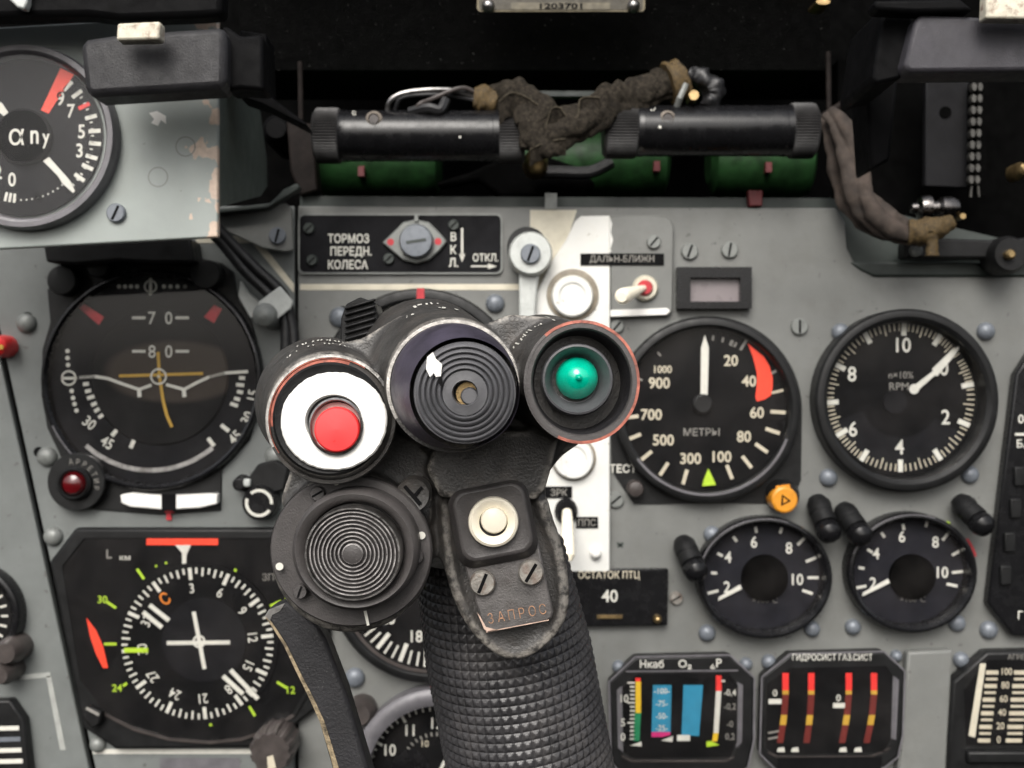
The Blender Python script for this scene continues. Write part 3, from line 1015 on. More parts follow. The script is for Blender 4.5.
for xt, xb in ((785.6, 780), (811.3, 806.5), (848.8, 842), (874, 866.5)):
    for ya, yb2, m_ in ((673, 690.5, redp), (690.5, 694.5, amber), (694.5, 715, brownred), (715, 725, amber), (725, 743, brownred)):
        f = lambda y_: xt + (xb - xt) * max(0, (y_ - 700) / 43.) ** 1.3
        d.poly([(f(ya) - 3.1, ya), (f(ya) + 3.1, ya), (f(yb2) + 3.1, yb2), (f(yb2) - 3.1, yb2)], y1, m_)
for x, y_, s in ((775, 693, '0'), (838.5, 698, '0')):
    d.text(s, x, y_, 7, y1, mark, 0, .01)
d.rect(768.5, 699, 781.5, 704, y1, mark)
d.rect(833, 703, 845, 708, y1, mark)
d.line([(768, 733), (779, 731)], 2, y1, markdim)
d.line([(768, 739), (778, 737)], 2, y1, markdim)
d.build('dial', g)
p = MB()
for x in (781, 795, 843, 858):
    p.poly([(x - 4, 752), (x + 4, 752), (x + 3, 747), (x - 3, 748)], -.0092, mark)
p.build('pointer', g)
MB().prism([(766, 684), (790, 668), (886, 666), (896, 676), (894, 740), (886, 754), (776, 757), (764, 748)], -.0100, -.0096, glass).build('glass', g)
MB().prism([(778, 758), (882, 757), (880, 790), (780, 790)], -.0088, -.004, dialblk).build('name_strip', g)

# --- bar gauge at the lower right
g = gauge_root('bar_gauge', 'dark gauge with rows of white bars and a slanted cream strip', 'gauge', 1000, 706)
o1 = [(953, 682), (987, 652), (1090, 650), (1090, 800), (947, 800), (949, 738)]
b = MB().prism(o1, -.008, 0, bezel_m)
b.build('housing', g, bevel=.0012)
d = MB()
d.poly([(964, 690), (988, 660), (1080, 660), (1080, 745), (966, 745)], -.0083, dialblk)
d.poly([(980, 663.5), (986, 663.5), (975, 737.5), (968.5, 735.7)], y1, cream)
for i in range(6):
    y_ = 672.5 + i * 13.6
    sh = -(y_ - 672) * .12
    for x0, x1_ in ((986, 998.5), (1014, 1030), (1046, 1060)):
        d.rect(x0 + sh, y_ - 2, x1_ + sh, y_ + 2, y1, cmark)
        if i < 5:
            d.rect(x0 + sh, y_ + 5.3, x1_ + sh - 1, y_ + 7.8, y1, cmark)
    d.text(('100', '80', '60', '40', '20', '0')[i], 1007 + sh, y_ - 1, 7, y1, cmark, 0, .012, .85)
d.text('АГРЕГ', 1018, 657, 5, y1, markdim, 0, 0)
d.build('dial', g)
MB().prism([(966, 658), (1085, 658), (1085, 748), (962, 748)], -.0100, -.0096, glass).build('glass', g)
MB().box(968, 752, 1090, 764, -.011, -.006, bezel_m).build('lower_rim', g, bevel=.001)

# --- tall black annunciator at the right edge
g = gauge_root('indicator_strip', 'tall black strip with small windows beside the right hand lamps', 'indicator', 1020, 500)
MB().prism([(1030, 352), (1016, 374), (988, 604), (1013, 636), (1090, 640), (1090, 352)], -.006, 0, gloss).build('housing', g, bevel=.001)
d = MB()
d.rect(1015, 433, 1040, 435.5, -.0062, mark)
d.text('БЛОК', 1032, 443.5, 8, -.0062, mark, 0, .012)
d.text('0', 1021, 419, 9, -.0062, mark, 0, .012)
d.text('Г', 1020.5, 615, 8, -.0062, mark, 0, .012)
d.build('lettering', g)
for x, y_ in ((1017, 508), (1011, 542), (1007, 575), (1021, 476)):
    MB().box(x - 6, y_ - 9, x + 5, y_ + 10, -.0078, -.006, bezel_m).build('window', g, bevel=.0005)

# --- big gauge in its pale box (upper left)
YB = -.10
bx = MB()
bxp = [(-160, 27), (0, 27), (120, 20), (218, 18), (218, 237), (0, 249), (-160, 258)]
bx.prism(bxp, YB, YB + .003, pale)
bx.poly([(149, 113), (157, 111), (166, 116), (166, 124), (161, 120), (158, 126), (151, 123), (154, 119)], YB - .00016, whiteenamel)
for x, y_ in ((158, 177), (185.5, 146.5)):
    bx.arc(x, y_, 9, 10.2, 0, 360, YB - .00012, greyscrew, 24)
pb = thing('gauge_box', 'pale grey box with chipped corner holding the big αny gauge', 'box', W(80, 140, YB))
bx.build('front_plate', pb, bevel=.0006)
# right cheek runs back to the panel
xs = W(218, 140, YB).x
zt, zb = W(0, 60, YB).z, W(0, 206, YB).z
ch = [(YB + .003, zt), (-.045, zt), (-.030, W(0, 112, -.03).z), (-.018, W(0, 160, -.018).z), (-.017, W(0, 186, -.017).z), (-.030, W(0, 196, -.03).z), (YB + .003, zb)]
vs = [Vector((xs - .0005, y_, z)) for y_, z in ch] + [Vector((xs - .0025, y_, z)) for y_, z in ch]
n_ = len(ch)
MB().add(vs, [tuple(range(n_)), tuple(range(2 * n_ - 1, n_ - 1, -1))] + [(i, (i + 1) % n_, (i + 1) % n_ + n_, i + n_) for i in range(n_)], M('cheek_grey', (.075, .09, .08), .55, 0, .1, 60, .1, 900)).build('side_cheek', pb, recalc=True)
screw(pb, 115, 212.5, 9.5, 'slot', YB, 25, bluescrew)

g = thing('angle_gauge', 'big partly cropped round gauge lettered αny with red wedge', 'gauge', W(21, 136, YB))
b = MB()
b.turn(22, 136, YB - .006, [(93, YB), (93, YB - .004), (91, YB - .0065), (86, YB - .0065), (82, YB - .004), (80.5, YB - .0012)], bezel_grey, 72, cap=False)
b.build('bezel', g)
d = MB()
y0_ = YB - .0012
ym = y0_ - .0002
d.turn(21, 135.5, y0_, [(81, YB), (81, y0_)], dialgry)
for q in ((68, 86, 0), (77, 94, 0), (84, 106, 1), (91, 117, 0), (94.5, 131, 0), (95, 143.5, 0), (91.5, 157, 0), (87.5, 167, 0), (79.5, 177.5, 0)):
    a = math.degrees(math.atan2(q[0] - 21, 136 - q[1]))
    r = math.hypot(q[0] - 21, q[1] - 136)
    d.tick(21, 136, r - 6, r + 6, a, 4, ym, redp if q[2] else mark)
for i in range(16):
    a = 52 + i * 5.4
    d.tick(21, 136, 70, 73, a, 1.4, ym, mark)
for i in range(12):
    a = 135 + i * 5
    d.disc(21 + 64 * math.sin(R(a)), 136 - 64 * math.cos(R(a)), .9, ym, mark, 8)
for a in (186, 190, 194):
    d.tick(21, 136, 58, 67, a, 2.6, ym, mark)
for s, x, y_ in (('9', 60.5, 98.5), ('7', 71, 111), ('5', 81.5, 131.5), ('3', 79.5, 150.5), ('0', 12, 179.5), ('2', -2, 172)):
    d.text(s, x, y_, 14, ym, mark, 0, .016, .85)
d.poly([(60.5, 68), (74, 74.5), (48.5, 113.5), (41, 110)], ym, redglow)
d.disc(38, 197, 4, ym, dialblk, 16)
d.build('dial', g)
n = MB()
n.poly([(43, 161), (49, 157), (66, 176), (71, 182), (75, 191), (73, 193), (62, 183), (58, 176)], y0_ - .002, mark)
n.poly([(-4, 100), (2, 103), (10, 115), (6, 118), (-6, 108)], y0_ - .002, mark)
n.build('needle', g)
h = MB()
h.turn(22, 135.5, y0_ - .003, [(28, y0_), (28, y0_ - .002), (26, y0_ - .003)], dialblk, 40)
h.text('α', 16.5, 137, 21, y0_ - .0032, mark, 0, .004, .9)
h.text('n', 34.5, 137, 20, y0_ - .0032, mark, 0, .016, .72)
h.text('y', 46, 141, 15, y0_ - .0032, mark, 0, .016, .72)
h.build('hub', g)
MB().turn(21.5, 136, YB - .005, [(82, YB - .0042), (82, YB - .0047)], glass, 48).build('glass', g)

# --- partial gauges at the left edge
g = gauge_root('edge_gauge', 'cropped round gauge at the left border above two dark knobs', 'gauge', -32, 615)
b = MB()
bezel(b, -33, 617, 52, 44, -.008, YD, gloss, step=3)
b.build('bezel', g)
d = MB()
d.turn(-33, 616, YD, [(45, Y0), (45, YD)], dialblk)
for i in range(24):
    d.tick(-33, 616, 34, 41, i * 15, 2.2, YM, mark)
d.build('dial', g)
glass_disc(g, -33, 616.5, 44, YG)
for x, y_, r in ((8, 652, 14), (2, 674, 12)):
    MB().turn(x, y_, -.012, [(r, 0), (r, -.010), (r * .7, -.015)], bezel_brown, 26).build('knob', g)
g = gauge_root('striped_gauge', 'dark cornered gauge with pale horizontal bars in the bottom left corner', 'gauge', 0, 745)
MB().prism([(-60, 702), (10, 700), (24, 720), (33, 800), (-60, 800)], -.006, 0, bezel_m).build('housing', g, bevel=.001)
d = MB()
for i in range(5):
    y_ = 728 + i * 11
    d.line([(-20, y_ + 1), (19 + i * 1.2, y_)], 4.5, -.0063, mark if i != 1 else bluescrew)
d.build('dial', g)
rc = MB()
rc.turn(-3, 346, -.010, [(11.5, 0), (11.5, -.006), (9, -.010), (4, -.012)], redbtn, 30)
rc.disc(1, 347, 2.5, -.0118, amber, 12)
tag(rc.build('red_cap'), 'red rounded cap cut by the picture edge on the side panel', 'indicator')  # plain red cap, not an indicator

# ------------------------------------------------------------------ small panel fittings
g = thing('counter_box', 'small black counter reading 40 under ОСТАТОК lettering', 'counter', W(620, 598, 0))
MB().prism([(560, 570), (668.5, 569), (667.5, 625.5), (560, 627)], -.004, 0, gloss).build('housing', g, bevel=.0006)
t = MB()
t.text('ОСТАТОК ПТЦ', 609, 575.5, 7.2, -.0042, cmark, 0, .012, .86)
t.text('40', 609.7, 596, 12.5, -.0042, mark, 0, .012, .95)
t.build('lettering', g)
MB().box(597, 615, 622.5, 618.5, -.0048, -.004, brass).build('slot_bar', g)
screw(g, 658, 620, 4.5, 'dome', -.004, 0, brass)

g = thing('display_window', 'small black framed window with blank pinkish grey screen', 'display', W(715, 288, 0))
fr = MB()
fr.box(677.5, 267, 752, 277.5, -.006, 0, gloss)
fr.box(677.5, 301.5, 752, 308.5, -.006, 0, gloss)
fr.box(677.5, 277.5, 690.5, 301.5, -.006, 0, gloss)
fr.box(740.5, 277.5, 752, 301.5, -.006, 0, gloss)
fr.build('frame', g)
MB().box(689, 276, 742, 303, -.0022, 0, screen_m).build('screen', g)

# white and grey switch plate behind the stick
g = thing('switch_plate', 'painted switch plate, white left part and grey right part with toggle', 'switch', W(600, 380, 0))
pl = MB()
W_, G_ = white, grey
yw = -.004
pl.prism([(575, 221), (581, 216), (610, 215.5), (610, 571), (604, 573), (500, 573), (500, 400), (533, 300), (551, 262), (566, 240)], yw, 0, white)
pl.build('white_face', g, bevel=.0006)
MB().prism([(610.4, 215.5), (664, 215), (671, 219), (674, 226), (673, 310), (669, 316), (610.4, 318)], yw, 0, grey).build('grey_face', g, bevel=.0008)
st = MB()
st.poly([(609.9, 217), (612, 224), (610.8, 232), (613, 240), (610.5, 249), (611.5, 252), (609.9, 252)], yw - .0001, white)
st.build('paint_edge', g)
MB().prism([(610.6, 310), (667, 308), (670, 311), (666, 314.5), (610.6, 316.5)], yw - .0005, yw, whiteenamel).build('lower_edge_highlight', g)  # white strip painted as the light caught on the lower edge
screw(g, 654, 241.5, 7, 'slot', yw, 40)
lb = MB()
lb.box(580.5, 253.5, 664, 265, yw - .0007, yw, dialblk)
lb.text('ДАЛЬН-БЛИЖН', 622, 259.4, 6.8, yw - .0009, markdim, 0, .01, .9)
lb.build('name_strip', g)
for x, y_, r0, r1 in ((572.5, 296, 26, 21), (573.5, 459, 22.5, 20.5)):
    q = MB()
    q.turn(x, y_ - 1, yw, [(r0, yw), (r0, yw - .0008), (r0 - 2, yw - .001)], M('aged_ring', (.21, .18, .135), .5, 0, .2, 200), 40)
    q.turn(x, y_, yw - .004, [(r1, yw), (r1, yw - .003), (r1 - 1.5, yw - .0042), (r1 - 7, yw - .0042), (r1 - 9, yw - .0036), (5, yw - .0036)], white, 40)
    q.build('round_plug', g)
tg = MB()
tg.turn(645.5, 288, yw - .002, [(13, yw), (13, yw - .0015), (11, yw - .003), (8, yw - .003)], cream, 30)
tg.turn(645, 288, yw - .003, [(8, yw), (8, yw - .0035), (6, yw - .005)], crimson, 26)
tg.build('toggle_base', g)
MB().tube([W(644, 288, yw - .004), W(636, 291, yw - .012), W(626, 295, yw - .020), W(622.5, 296.5, yw - .023), W(621.5, 297, yw - .0245)], [.0014, .0022, .0034, .0034, .0022], ivory, 16).build('toggle_lever', g)
lb = MB()
lb.box(541, 486.5, 572, 498, yw - .0007, yw, dialblk)
lb.text('ЗРК', 559, 492.4, 6.8, yw - .0009, markdim, 0, .01, .95)
lb.box(576, 517, 598, 528, yw - .0007, yw, dialblk)
lb.text('ППС', 587, 522.6, 6.8, yw - .0009, markdim, 0, .01, .9)
lb.build('name_strip', g)
tg = MB()
tg.turn(566, 511, yw - .001, [(11, yw), (11.5, yw - .002), (9, yw - .0035)], gloss, 30, 1.0, 1.15)
tg.build('toggle_base', g)
MB().tube([W(567, 512, yw - .003), W(567.5, 525, yw - .010), W(567.5, 545, yw - .018), W(568, 556, yw - .021), W(568, 561, yw - .0215)], [.0022, .0026, .0030, .0030, .0018], ivory, 16).build('toggle_lever', g)
screw(g, 596, 554, 6, 'dome', yw, 0, whiteenamel)

# nose wheel brake plate
g = thing('brake_valve_plate', 'black label plate lettered ТОРМОЗ ПЕРЕДН. КОЛЕСА with diamond selector', 'label plate', W(400, 243, 0))
p = MB()
p.prism(rounded(298, 213.5, 502.5, 274, 6), -.0018, 0, greyscrew)
p.prism(rounded(299.8, 215.3, 500.7, 272, 5), -.0021, -.0015, dialgry)
yt = -.0023
for s, x, y_ in (('ТОРМОЗ', 348.5, 238.4), ('ПЕРЕДН.', 351, 252), ('КОЛЕСА', 348, 264.5)):
    p.text(s, x, y_, 8.6, yt, mark, 0, .02, .82)
for ch_, y_ in (('В', 236.5), ('К', 249.5), ('Л.', 262.5)):
    p.text(ch_, 453.5, y_, 8.6, yt, mark, 0, .02, .85)
p.text('ОТКЛ.', 485.5, 257.5, 7.6, yt, mark, 0, .014, .82)
p.rect(461, 228, 463.2, 256, yt, mark)
p.poly([(459, 254), (465.2, 254), (462.1, 262)], yt, mark)
p.rect(471, 265.5, 490, 267, yt, mark)
p.poly([(488, 263.5), (488, 269), (497, 266.3)], yt, mark)
p.build('label_plate', g)
s_ = MB()
s_.prism([(382, 242.5), (392, 233), (403, 222), (416, 219), (429, 222), (440, 233), (447, 241), (440, 250), (429, 260), (416, 263.5), (403, 260), (392, 251)], -.0045, -.002, greyscrew)
s_.disc(390.5, 242, 3.5, -.0047, crimson, 18)
s_.disc(438, 241.5, 3.5, -.0047, crimson, 18)
s_.build('selector_plate', g, bevel=.0006)
s_ = MB()
s_.turn(416, 241, -.008, [(17, -.004), (17, -.008), (15.5, -.0095), (4, -.0097)], bluescrew, 40)
s_.line([(406, 242.5), (426, 239.5)], 3, -.0099, darkgrey)
s_.build('selector_knob', g)
MB().box(414.5, 214, 418, 221, -.006, -.002, greyscrew).build('index_pin', g)
for x, y_ in ((308.5, 228), (311.5, 260), (388.5, 258.5), (453.5, 224.7)):
    screw(g, x, y_, 5.5, 'slot', -.002, 45, darkgrey)

# grey clamp arm
g = thing('clamp_arm', 'pale grey swivel arm with slotted screw left of the white switch plate', 'clamp', W(530, 253, 0))
c = MB()
c.prism([(519, 262), (541, 264), (537, 290), (535, 330), (519, 330)], -.010, -.005, tape)
c.build('arm', g, bevel=.001)
c = MB()
c.turn(527, 247, -.008, [(20, 0), (20, -.009)], bezel_m, 36)
c.turn(530.5, 253, -.015, [(22, -.005), (22, -.013), (20, -.015), (4, -.0152)], tape, 40)
c.build('boss', g)
screw(g, 530.5, 253.5, 10, 'slot', -.0152, 20, bluescrew)

# small selector with white ring
g = thing('ring_selector', 'small black selector with broken white ring between the horizon dial and stick', 'selector', W(258, 490, 0))
c = MB()
c.prism([(248, 478), (258, 464), (275, 460), (288, 468), (284, 490), (262, 496), (247, 488)], -.007, 0, black)
c.turn(240, 484, -.006, [(7, 0), (7, -.008)], gloss, 20)
c.box(243, 479, 250, 487, -.0095, -.006, tape)
c.build('body', g, bevel=.0008)
c = MB()
c.turn(259, 503, -.010, [(18, 0), (18, -.0085), (16.5, -.010)], gloss, 36)
c.arc(259, 503, 11, 14, -40, 95, -.0102, mark, 22)
c.arc(259, 503, 11, 14, 125, 290, -.0102, mark, 26)
c.build('dial_knob', g)

# corner bracket and cables at the upper left
g = thing('corner_bracket', 'small grey bracket with one screw beside the brake label plate', 'bracket', W(265, 230, 0))
c = MB()
c.prism([(205, 214), (286, 203), (291, 208), (293.5, 250), (286, 252), (262, 248), (206, 222)], -.008, -.005, grey)
c.prism([(206, 210), (270, 203), (284, 189), (297, 183), (300, 188), (284, 198), (268, 208), (214, 214)], -.014, -.008, darkgrey)
c.build('plate', g, bevel=.0006)
screw(g, 277, 235.5, 8.5, 'slot', -.008, 15, bluescrew)
CB = 'black cables clipped to the panel'
for off, lab in ((0, 'black rubber cable on the outer side of the white clip'), (9, 'black rubber cable on the inner side of the white clip')):
    pth = spline([W(205 + off, 225, -.016), W(224 + off, 245, -.014), W(246 + off * 1.1, 272 - off * .4, -.012), W(274 + off * .9, 299 - off * .6, -.010), W(284 + off * .7, 318, -.009), W(286 + off * .9, 345, -.009),
                  W(285 + off, 400, -.009)])
    tag(MB().tube(pth, .0025, rubber, 12).build('cable'), lab, 'cable', CB)
g = thing('cable_clip', 'milky white strap clip holding two black cables', 'clip', W(275, 305, 0))
c = MB()
c.prism([(258, 302), (280, 286), (293, 301), (291, 308), (270, 325), (262, 316)], -.0155, -.0145, tape)
c.prism([(240, 280), (248, 292), (262, 304), (262, 318), (250, 318), (238, 296)], -.004, 0, tape)
c.build('strap', g, bevel=.0005)
c = MB()
c.turn(264, 315, -.018, [(12.5, 0), (12.5, -.016), (11, -.019), (6, -.021), (2, -.0215)], greyscrew, 30)
c.build('bolt', g)

# ------------------------------------------------------------------ gunsight bay above the panel
shell = MB()
shell.prism([(300, 196), (830, 198), (1100, 262), (1100, 279), (874, 279), (852, 268), (843, 250), (838, 210), (300, 207)], .0045, .012, darkgrey)
struct(shell.build('bay_floor'))
ft = MB()
ft.add([W(240, -90, -.02), W(830, -90, -.02), W(830, 70, .03), W(240, 70, .03)], [(0, 1, 2, 3)], crinkle)
ft.add([W(240, 70, .03), W(830, 70, .03), W(830, 100, .07), W(240, 100, .07)], [(0, 1, 2, 3)], crinkle)
ft.add([W(240, -90, -.02), W(830, -90, -.02), W(830, -90, .08), W(240, -90, .08)], [(3, 2, 1, 0)], crinkle)
ft.box(500, 91, 640, 96, .018, .024, darkgrey)
sight = tag(ft.build('gunsight_hood'), 'speckled black crinkle finished hood filling the top centre', 'hood')
g = thing('data_plate', 'small metal data plate with stamped number 1203701 on black hood', 'plate', W(561, 2, -.012))
c = MB()
yp = -.0145
c.prism(rounded(477, -30, 645, 11.5, 4), yp, yp + .001, M('plate_edge', (.12, .10, .06), .5, .3, .2, 200))
c.prism(rounded(479, -28, 643, 9.7, 3), yp - .0003, yp, M('plate_tan', (.035, .030, .020), .5, .3, .2, 200))
c.box(511, 2.5, 610, 9.5, yp - .0005, yp, M('plate_band', (.085, .074, .050), .5, .3, .2, 200))
c.text('1203701', 561, 6, 5.6, yp - .0007, dialblk, 0, .03, 1.75)
c.build('plate', g)
for x in (488, 634):
    screw(g, x, 4, 6.5, 'dome', yp - .0003, 0, steel)
tag(MB().turn(822, 3, -.01, [(6, .0), (5, -.012)], brass, 16, 1.4, .6).build('rivet_head'), 'tiny brass fastener at the top of the black hood', 'fastener')

def drum(b, x0, x1):
    """rounded green casing lying across the back of the bay"""
    yv = .048
    a, c = W(x0, 163, yv), W(x1, 163, yv)
    L_ = (c - a).length
    return b.lathe(a, (1, 0, 0), [(.010, 0), (.0158, .0025), (.0175, .007), (.0178, L_ * .5), (.0175, L_ - .007), (.0158, L_ - .0025), (.010, L_)], greenpl, 40)


green = MB()
drum(green, 318, 442)
tag(green.build('green_casing'), 'dark green rounded casing under the left black tube', 'casing', None)
green = drum(MB(), 508, 668)
tag(green.build('green_casing'), 'dark green rounded casing in the gap between both black tubes', 'casing', None)
green = drum(MB(), 708, 812)
tag(green.build('green_casing'), 'dark green rounded casing under the right black tube', 'casing', None)
for x, y_, lab in ((361, 171, 'faint red mark below the left tube'), (657, 166, 'faint red tab below the middle cap'), (769, 167, 'faint red tab below the right tube')):
    tag(MB().box(x - 3, y_ - 5, x + 3, y_ + 5, .0275, .034, M('dull_red', (.09, .008, .01), .6) if x == 361 else bpy.data.materials['dull_red']).build('red_tab'), lab, 'tab')
tag(MB().prism([(748, 190), (763, 190), (762.5, 206), (749.5, 206)], -.002, .003, bpy.data.materials['dull_red']).build('red_tab', bevel=.0005), 'red tab standing on the panel top edge under the right tube', 'tab')
tag(MB().prism([(545, 193), (557, 193), (557, 209), (545, 209)], -.001, .004, greyscrew).build('grey_tab'), 'small grey tab on the panel top edge above the swivel arm', 'tab')
tag(MB().prism([(496, 160), (545, 155), (582, 168), (596, 184), (588, 196), (500, 197), (478, 180), (440, 188), (436, 182), (470, 172)], .028, .036, cavity).build('support_block', bevel=.002),
    'black support block below the gap between the tubes', 'block')
tag(MB().tube(spline([W(532, 172, .02), W(560, 172, .02), W(590, 172, .02), W(612, 162, .02)]), .003, rubber).build('cable'), 'short black cable under the cloth between the tubes', 'cable')
tag(MB().turn(536, 160, -.006, [(13, .01), (12, -.004), (8, -.008), (2, -.010)], brass, 24).build('bulb_end'), 'dull brass bulb end below the left tube cap', 'bulb')


capblack = M('knurled_black', (.026, .025, .025), .5, 0, .25, 200, .15, 1800, speck=((.09, .09, .085), 1000, .70))


def knurl_cap(x0, x1, yc, r, yv, parent, name='end_cap', ridge=60):
    a, bb = W(x0, yc, yv), W(x1, yc, yv)
    u = S * kk(yv)
    L_ = (bb - a).length
    vs, fs = [], []
    n_ = ridge * 2
    prof = [(r * .86, 0), (r * .98, L_ * .08), (r, L_ * .16), (r, L_ * .84), (r * .98, L_ * .92), (r * .86, L_)]
    for rr, t in prof:
        for i in range(n_):
            q = 2 * PI * i / n_
            k = rr * u * (1.0 if (i % 2 or t in (0, L_)) else .94)
            vs.append(a + Vector((t, k * math.cos(q), k * math.sin(q))))
    for j in range(len(prof) - 1):
        for i in range(n_):
            i2 = (i + 1) % n_
            fs.append((j * n_ + i, j * n_ + i2, (j + 1) * n_ + i2, (j + 1) * n_ + i))
    fs += [tuple(range(n_)), tuple(range((len(prof) - 1) * n_, len(prof) * n_))]
    return MB().add(vs, fs, capblack).build(name, parent, recalc=True)


YT = -.022
TB = 'black tubes with knurled caps on the sight'
for (x0, x1, x2, x3, yc, lab, rv) in ((315, 342, 498, 525, 136, 'black tube with knurled caps holding looped wires on top', (373.5, 118.5)),
                                      (603, 638, 788, 815, 131, 'black tube with knurled caps marked with white letters beside its rivet', (668, 118))):
    g = thing('sight_tube', lab, 'tube', W((x0 + x3) / 2, yc, YT), TB)
    a = W(x1 - 2, yc, YT)
    u = S * kk(YT)
    L_ = (W(x2 + 2, yc, YT) - a).length
    MB().lathe(a, (1, 0, 0), [(24.5 * u, 0), (25.5 * u, .001), (25.5 * u, .003), (25 * u, .0031), (25 * u, L_ - .003), (25.4 * u, L_ - .0028), (25.4 * u, L_)], gloss, 48).build('barrel', g)
    knurl_cap(x0, x1, yc, 27.5, YT, g)
    knurl_cap(x2, x3, yc, 27.5, YT, g)
    rvm = MB()
    rvm.turn(rv[0], rv[1], YT - .011, [(8.5, YT - .006), (8.5, YT - .0095), (5.5, YT - .0108), (4.8, YT - .0095)], M('rivet_ring', (.22, .19, .16), .5, .3, .2, 300), 26)
    rvm.turn(rv[0], rv[1], YT - .011, [(4.6, YT - .006), (4.6, YT - .0105)], bezel_brown, 18)
    rvm.build('rivet', g)
    t = MB()
    if x0 > 500:
        t.text('OK', 650, 113, 7, YT - .0085, mark, 20, .0, 1.2)
        t.disc(660, 127, 1.6, YT - .0112, mark, 8)
    else:
        t.text('0', 354, 113, 5, YT - .0085, mark, 20, .0, 1.2)
        t.disc(460, 137, 1.2, YT - .0116, mark, 8)
    t.build('lettering', g)
# wires on the left tube
WR = 'bare looped wires on the left tube'
for i, (pts, r) in enumerate((([(387, 111, -.024), (391, 100, -.026), (405, 93, -.026), (432, 90, -.026), (456, 91, -.024), (476, 97, -.022)], .0011),
                              ([(395, 110, -.018), (402, 98, -.02), (425, 95, -.02), (450, 96, -.022), (474, 100, -.022)], .0010),
                              ([(414, 112, -.028), (420, 104, -.03), (432, 99, -.028), (462, 88, -.026), (480, 96, -.022)], .0010))):
    tag(MB().tube(spline([W(*q) for q in pts]), r, (steel, rubber, bezel_brown)[i], 8).build('wire'),
        ('silvery wire looping over the left tube', 'black wire tucked behind the silvery loop', 'brown wire crossing above the left tube')[i], 'wire', WR)
tag(MB().tube(spline([W(410, 112, -.027), W(428, 108, -.03), W(440, 110, -.03), W(446, 100, -.028)]), .0022, rubber, 8).build('wire'), 'thick black wire knot lying on the left tube', 'wire', WR)


def rough_tube(name, pts, r, mat, amp, seg=26, n=14, flat=.7, freq=170, folds=0, pleat=0):
    P = spline([W(*q) for q in pts], n)
    m = len(P)
    if not isinstance(r, (list, tuple)):
        r = [r] * len(pts)
    rs = [r[min(len(r) - 1, i // n)] * (1 - (i % n) / n) + r[min(len(r) - 1, i // n + 1)] * ((i % n) / n) for i in range(m)]
    b = MB().tube(P, rs, mat, seg, True, flat)
    cen = []
    for i in range(m):
        cen += [P[i]] * seg
    for i, v in enumerate(b.v):
        d_ = v - cen[i]
        nn = noise.noise(v * freq) + (0 if folds else .4) * noise.noise(v * freq * 2.7)
        if folds:                                   # pleats that run round the sleeve, broken up unevenly
            q = Vector((v.x * 190, v.y * 40, v.z * 70))
            nn += 2.2 * abs(noise.noise(q)) + .15 * noise.noise(q * 5)
        if pleat:                                   # lengthwise folds
            nn += pleat * (abs(math.sin(1.5 * 2 * PI * (i % seg) / seg + 2.2 * noise.noise(cen[i] * 40))) - .6)
        b.v[i] = cen[i] + d_ * (1 + amp * nn)
    return b


cl = rough_tube('cloth', [(492, 100, -.020), (512, 96, -.026), (528, 104, -.032), (538, 122, -.034), (534, 150, -.034)], [.0045, .0060, .0066, .0076, .0055], cloth, .30, 40, 22, .50, 65, .3, 1.5)
c2 = rough_tube('cloth', [(556, 140, -.03), (566, 120, -.032), (588, 118, -.034), (606, 102, -.032), (634, 96, -.028), (660, 86, -.025), (684, 76, -.022)],
                [.0050, .0060, .0052, .0062, .0066, .0064, .0062], cloth, .24, 40, 22, .50, 65, .3, 1.5)
g = thing('cloth_sleeve', 'crumpled dark cloth sleeve wrapped over the tubes between both inner caps', 'cloth', W(560, 115, -.03))
cl.build('sleeve', g, sharp=80)
c2.build('sleeve', g, sharp=80)
c3 = rough_tube('cloth', [(536, 130, -.036), (548, 142, -.038), (566, 132, -.037), (590, 120, -.036), (606, 106, -.034)], .0060, cloth, .26, 32, 20, .6, 65, .3, 1.5)
c3.build('sleeve', g, sharp=80)
rough_tube('w', [(668, 84, -.0245), (674, 82, -.024), (681, 79, -.023)], .0088, thread, .16, 26, 8, .8, 500).build('thread_binding', g, sharp=80)
rough_tube('w', [(474, 98, -.022), (482, 99, -.022), (497, 103, -.022)], [.0045, .0062, .0050], thread, .22, 24, 8, .8, 400).build('thread_binding', g, sharp=80)
rough_tube('w', [(690, 74, -.022), (702, 78, -.024), (714, 92, -.024), (708, 108, -.024)], [.0035, .0042, .0050, .0035], rubber, .5, 18, 10, 1, 260).build('wire_ends', g, sharp=80)
MB().tube([W(676, 110, -.026), W(680, 98, -.03), W(686, 84, -.03)], .0014, greyscrew, 8).build('wire_clip', g)
MB().turn(694, 95, -.033, [(5, -.024), (5, -.033)], brass, 14).build('wire_ferrule', g)

fray = M('frayed_edge', (.055, .047, .034), .9, 0, .4, 700, .8, 2500, spec=.1)


def flap(pts, y_, h, parent):
    """a loose turned-up piece of the sleeve: wavy cloth sheet with a pale frayed hem"""
    top = spline([W(x, p_, y_ - .0012 * math.sin(i * 2.1)) for i, (x, p_) in enumerate(pts)], 6)
    low = [p_ + Vector((.0004 * math.sin(i * .9), .003, -h)) for i, p_ in enumerate(top)]
    n_ = len(top)
    b_ = MB()
    vs_ = top + low + [p_ + Vector((0, .0006, 0)) for p_ in top] + [p_ + Vector((0, .0006, 0)) for p_ in low]
    fs_ = []
    for i in range(n_ - 1):
        fs_ += [(i, i + 1, n_ + i + 1, n_ + i), (2 * n_ + i, 3 * n_ + i, 3 * n_ + i + 1, 2 * n_ + i + 1), (i, 2 * n_ + i, 2 * n_ + i + 1, i + 1)]
    b_.add(vs_, fs_, cloth)
    b_.tube(top, .0004, fray, 6)
    b_.build('flap', parent, sharp=80)


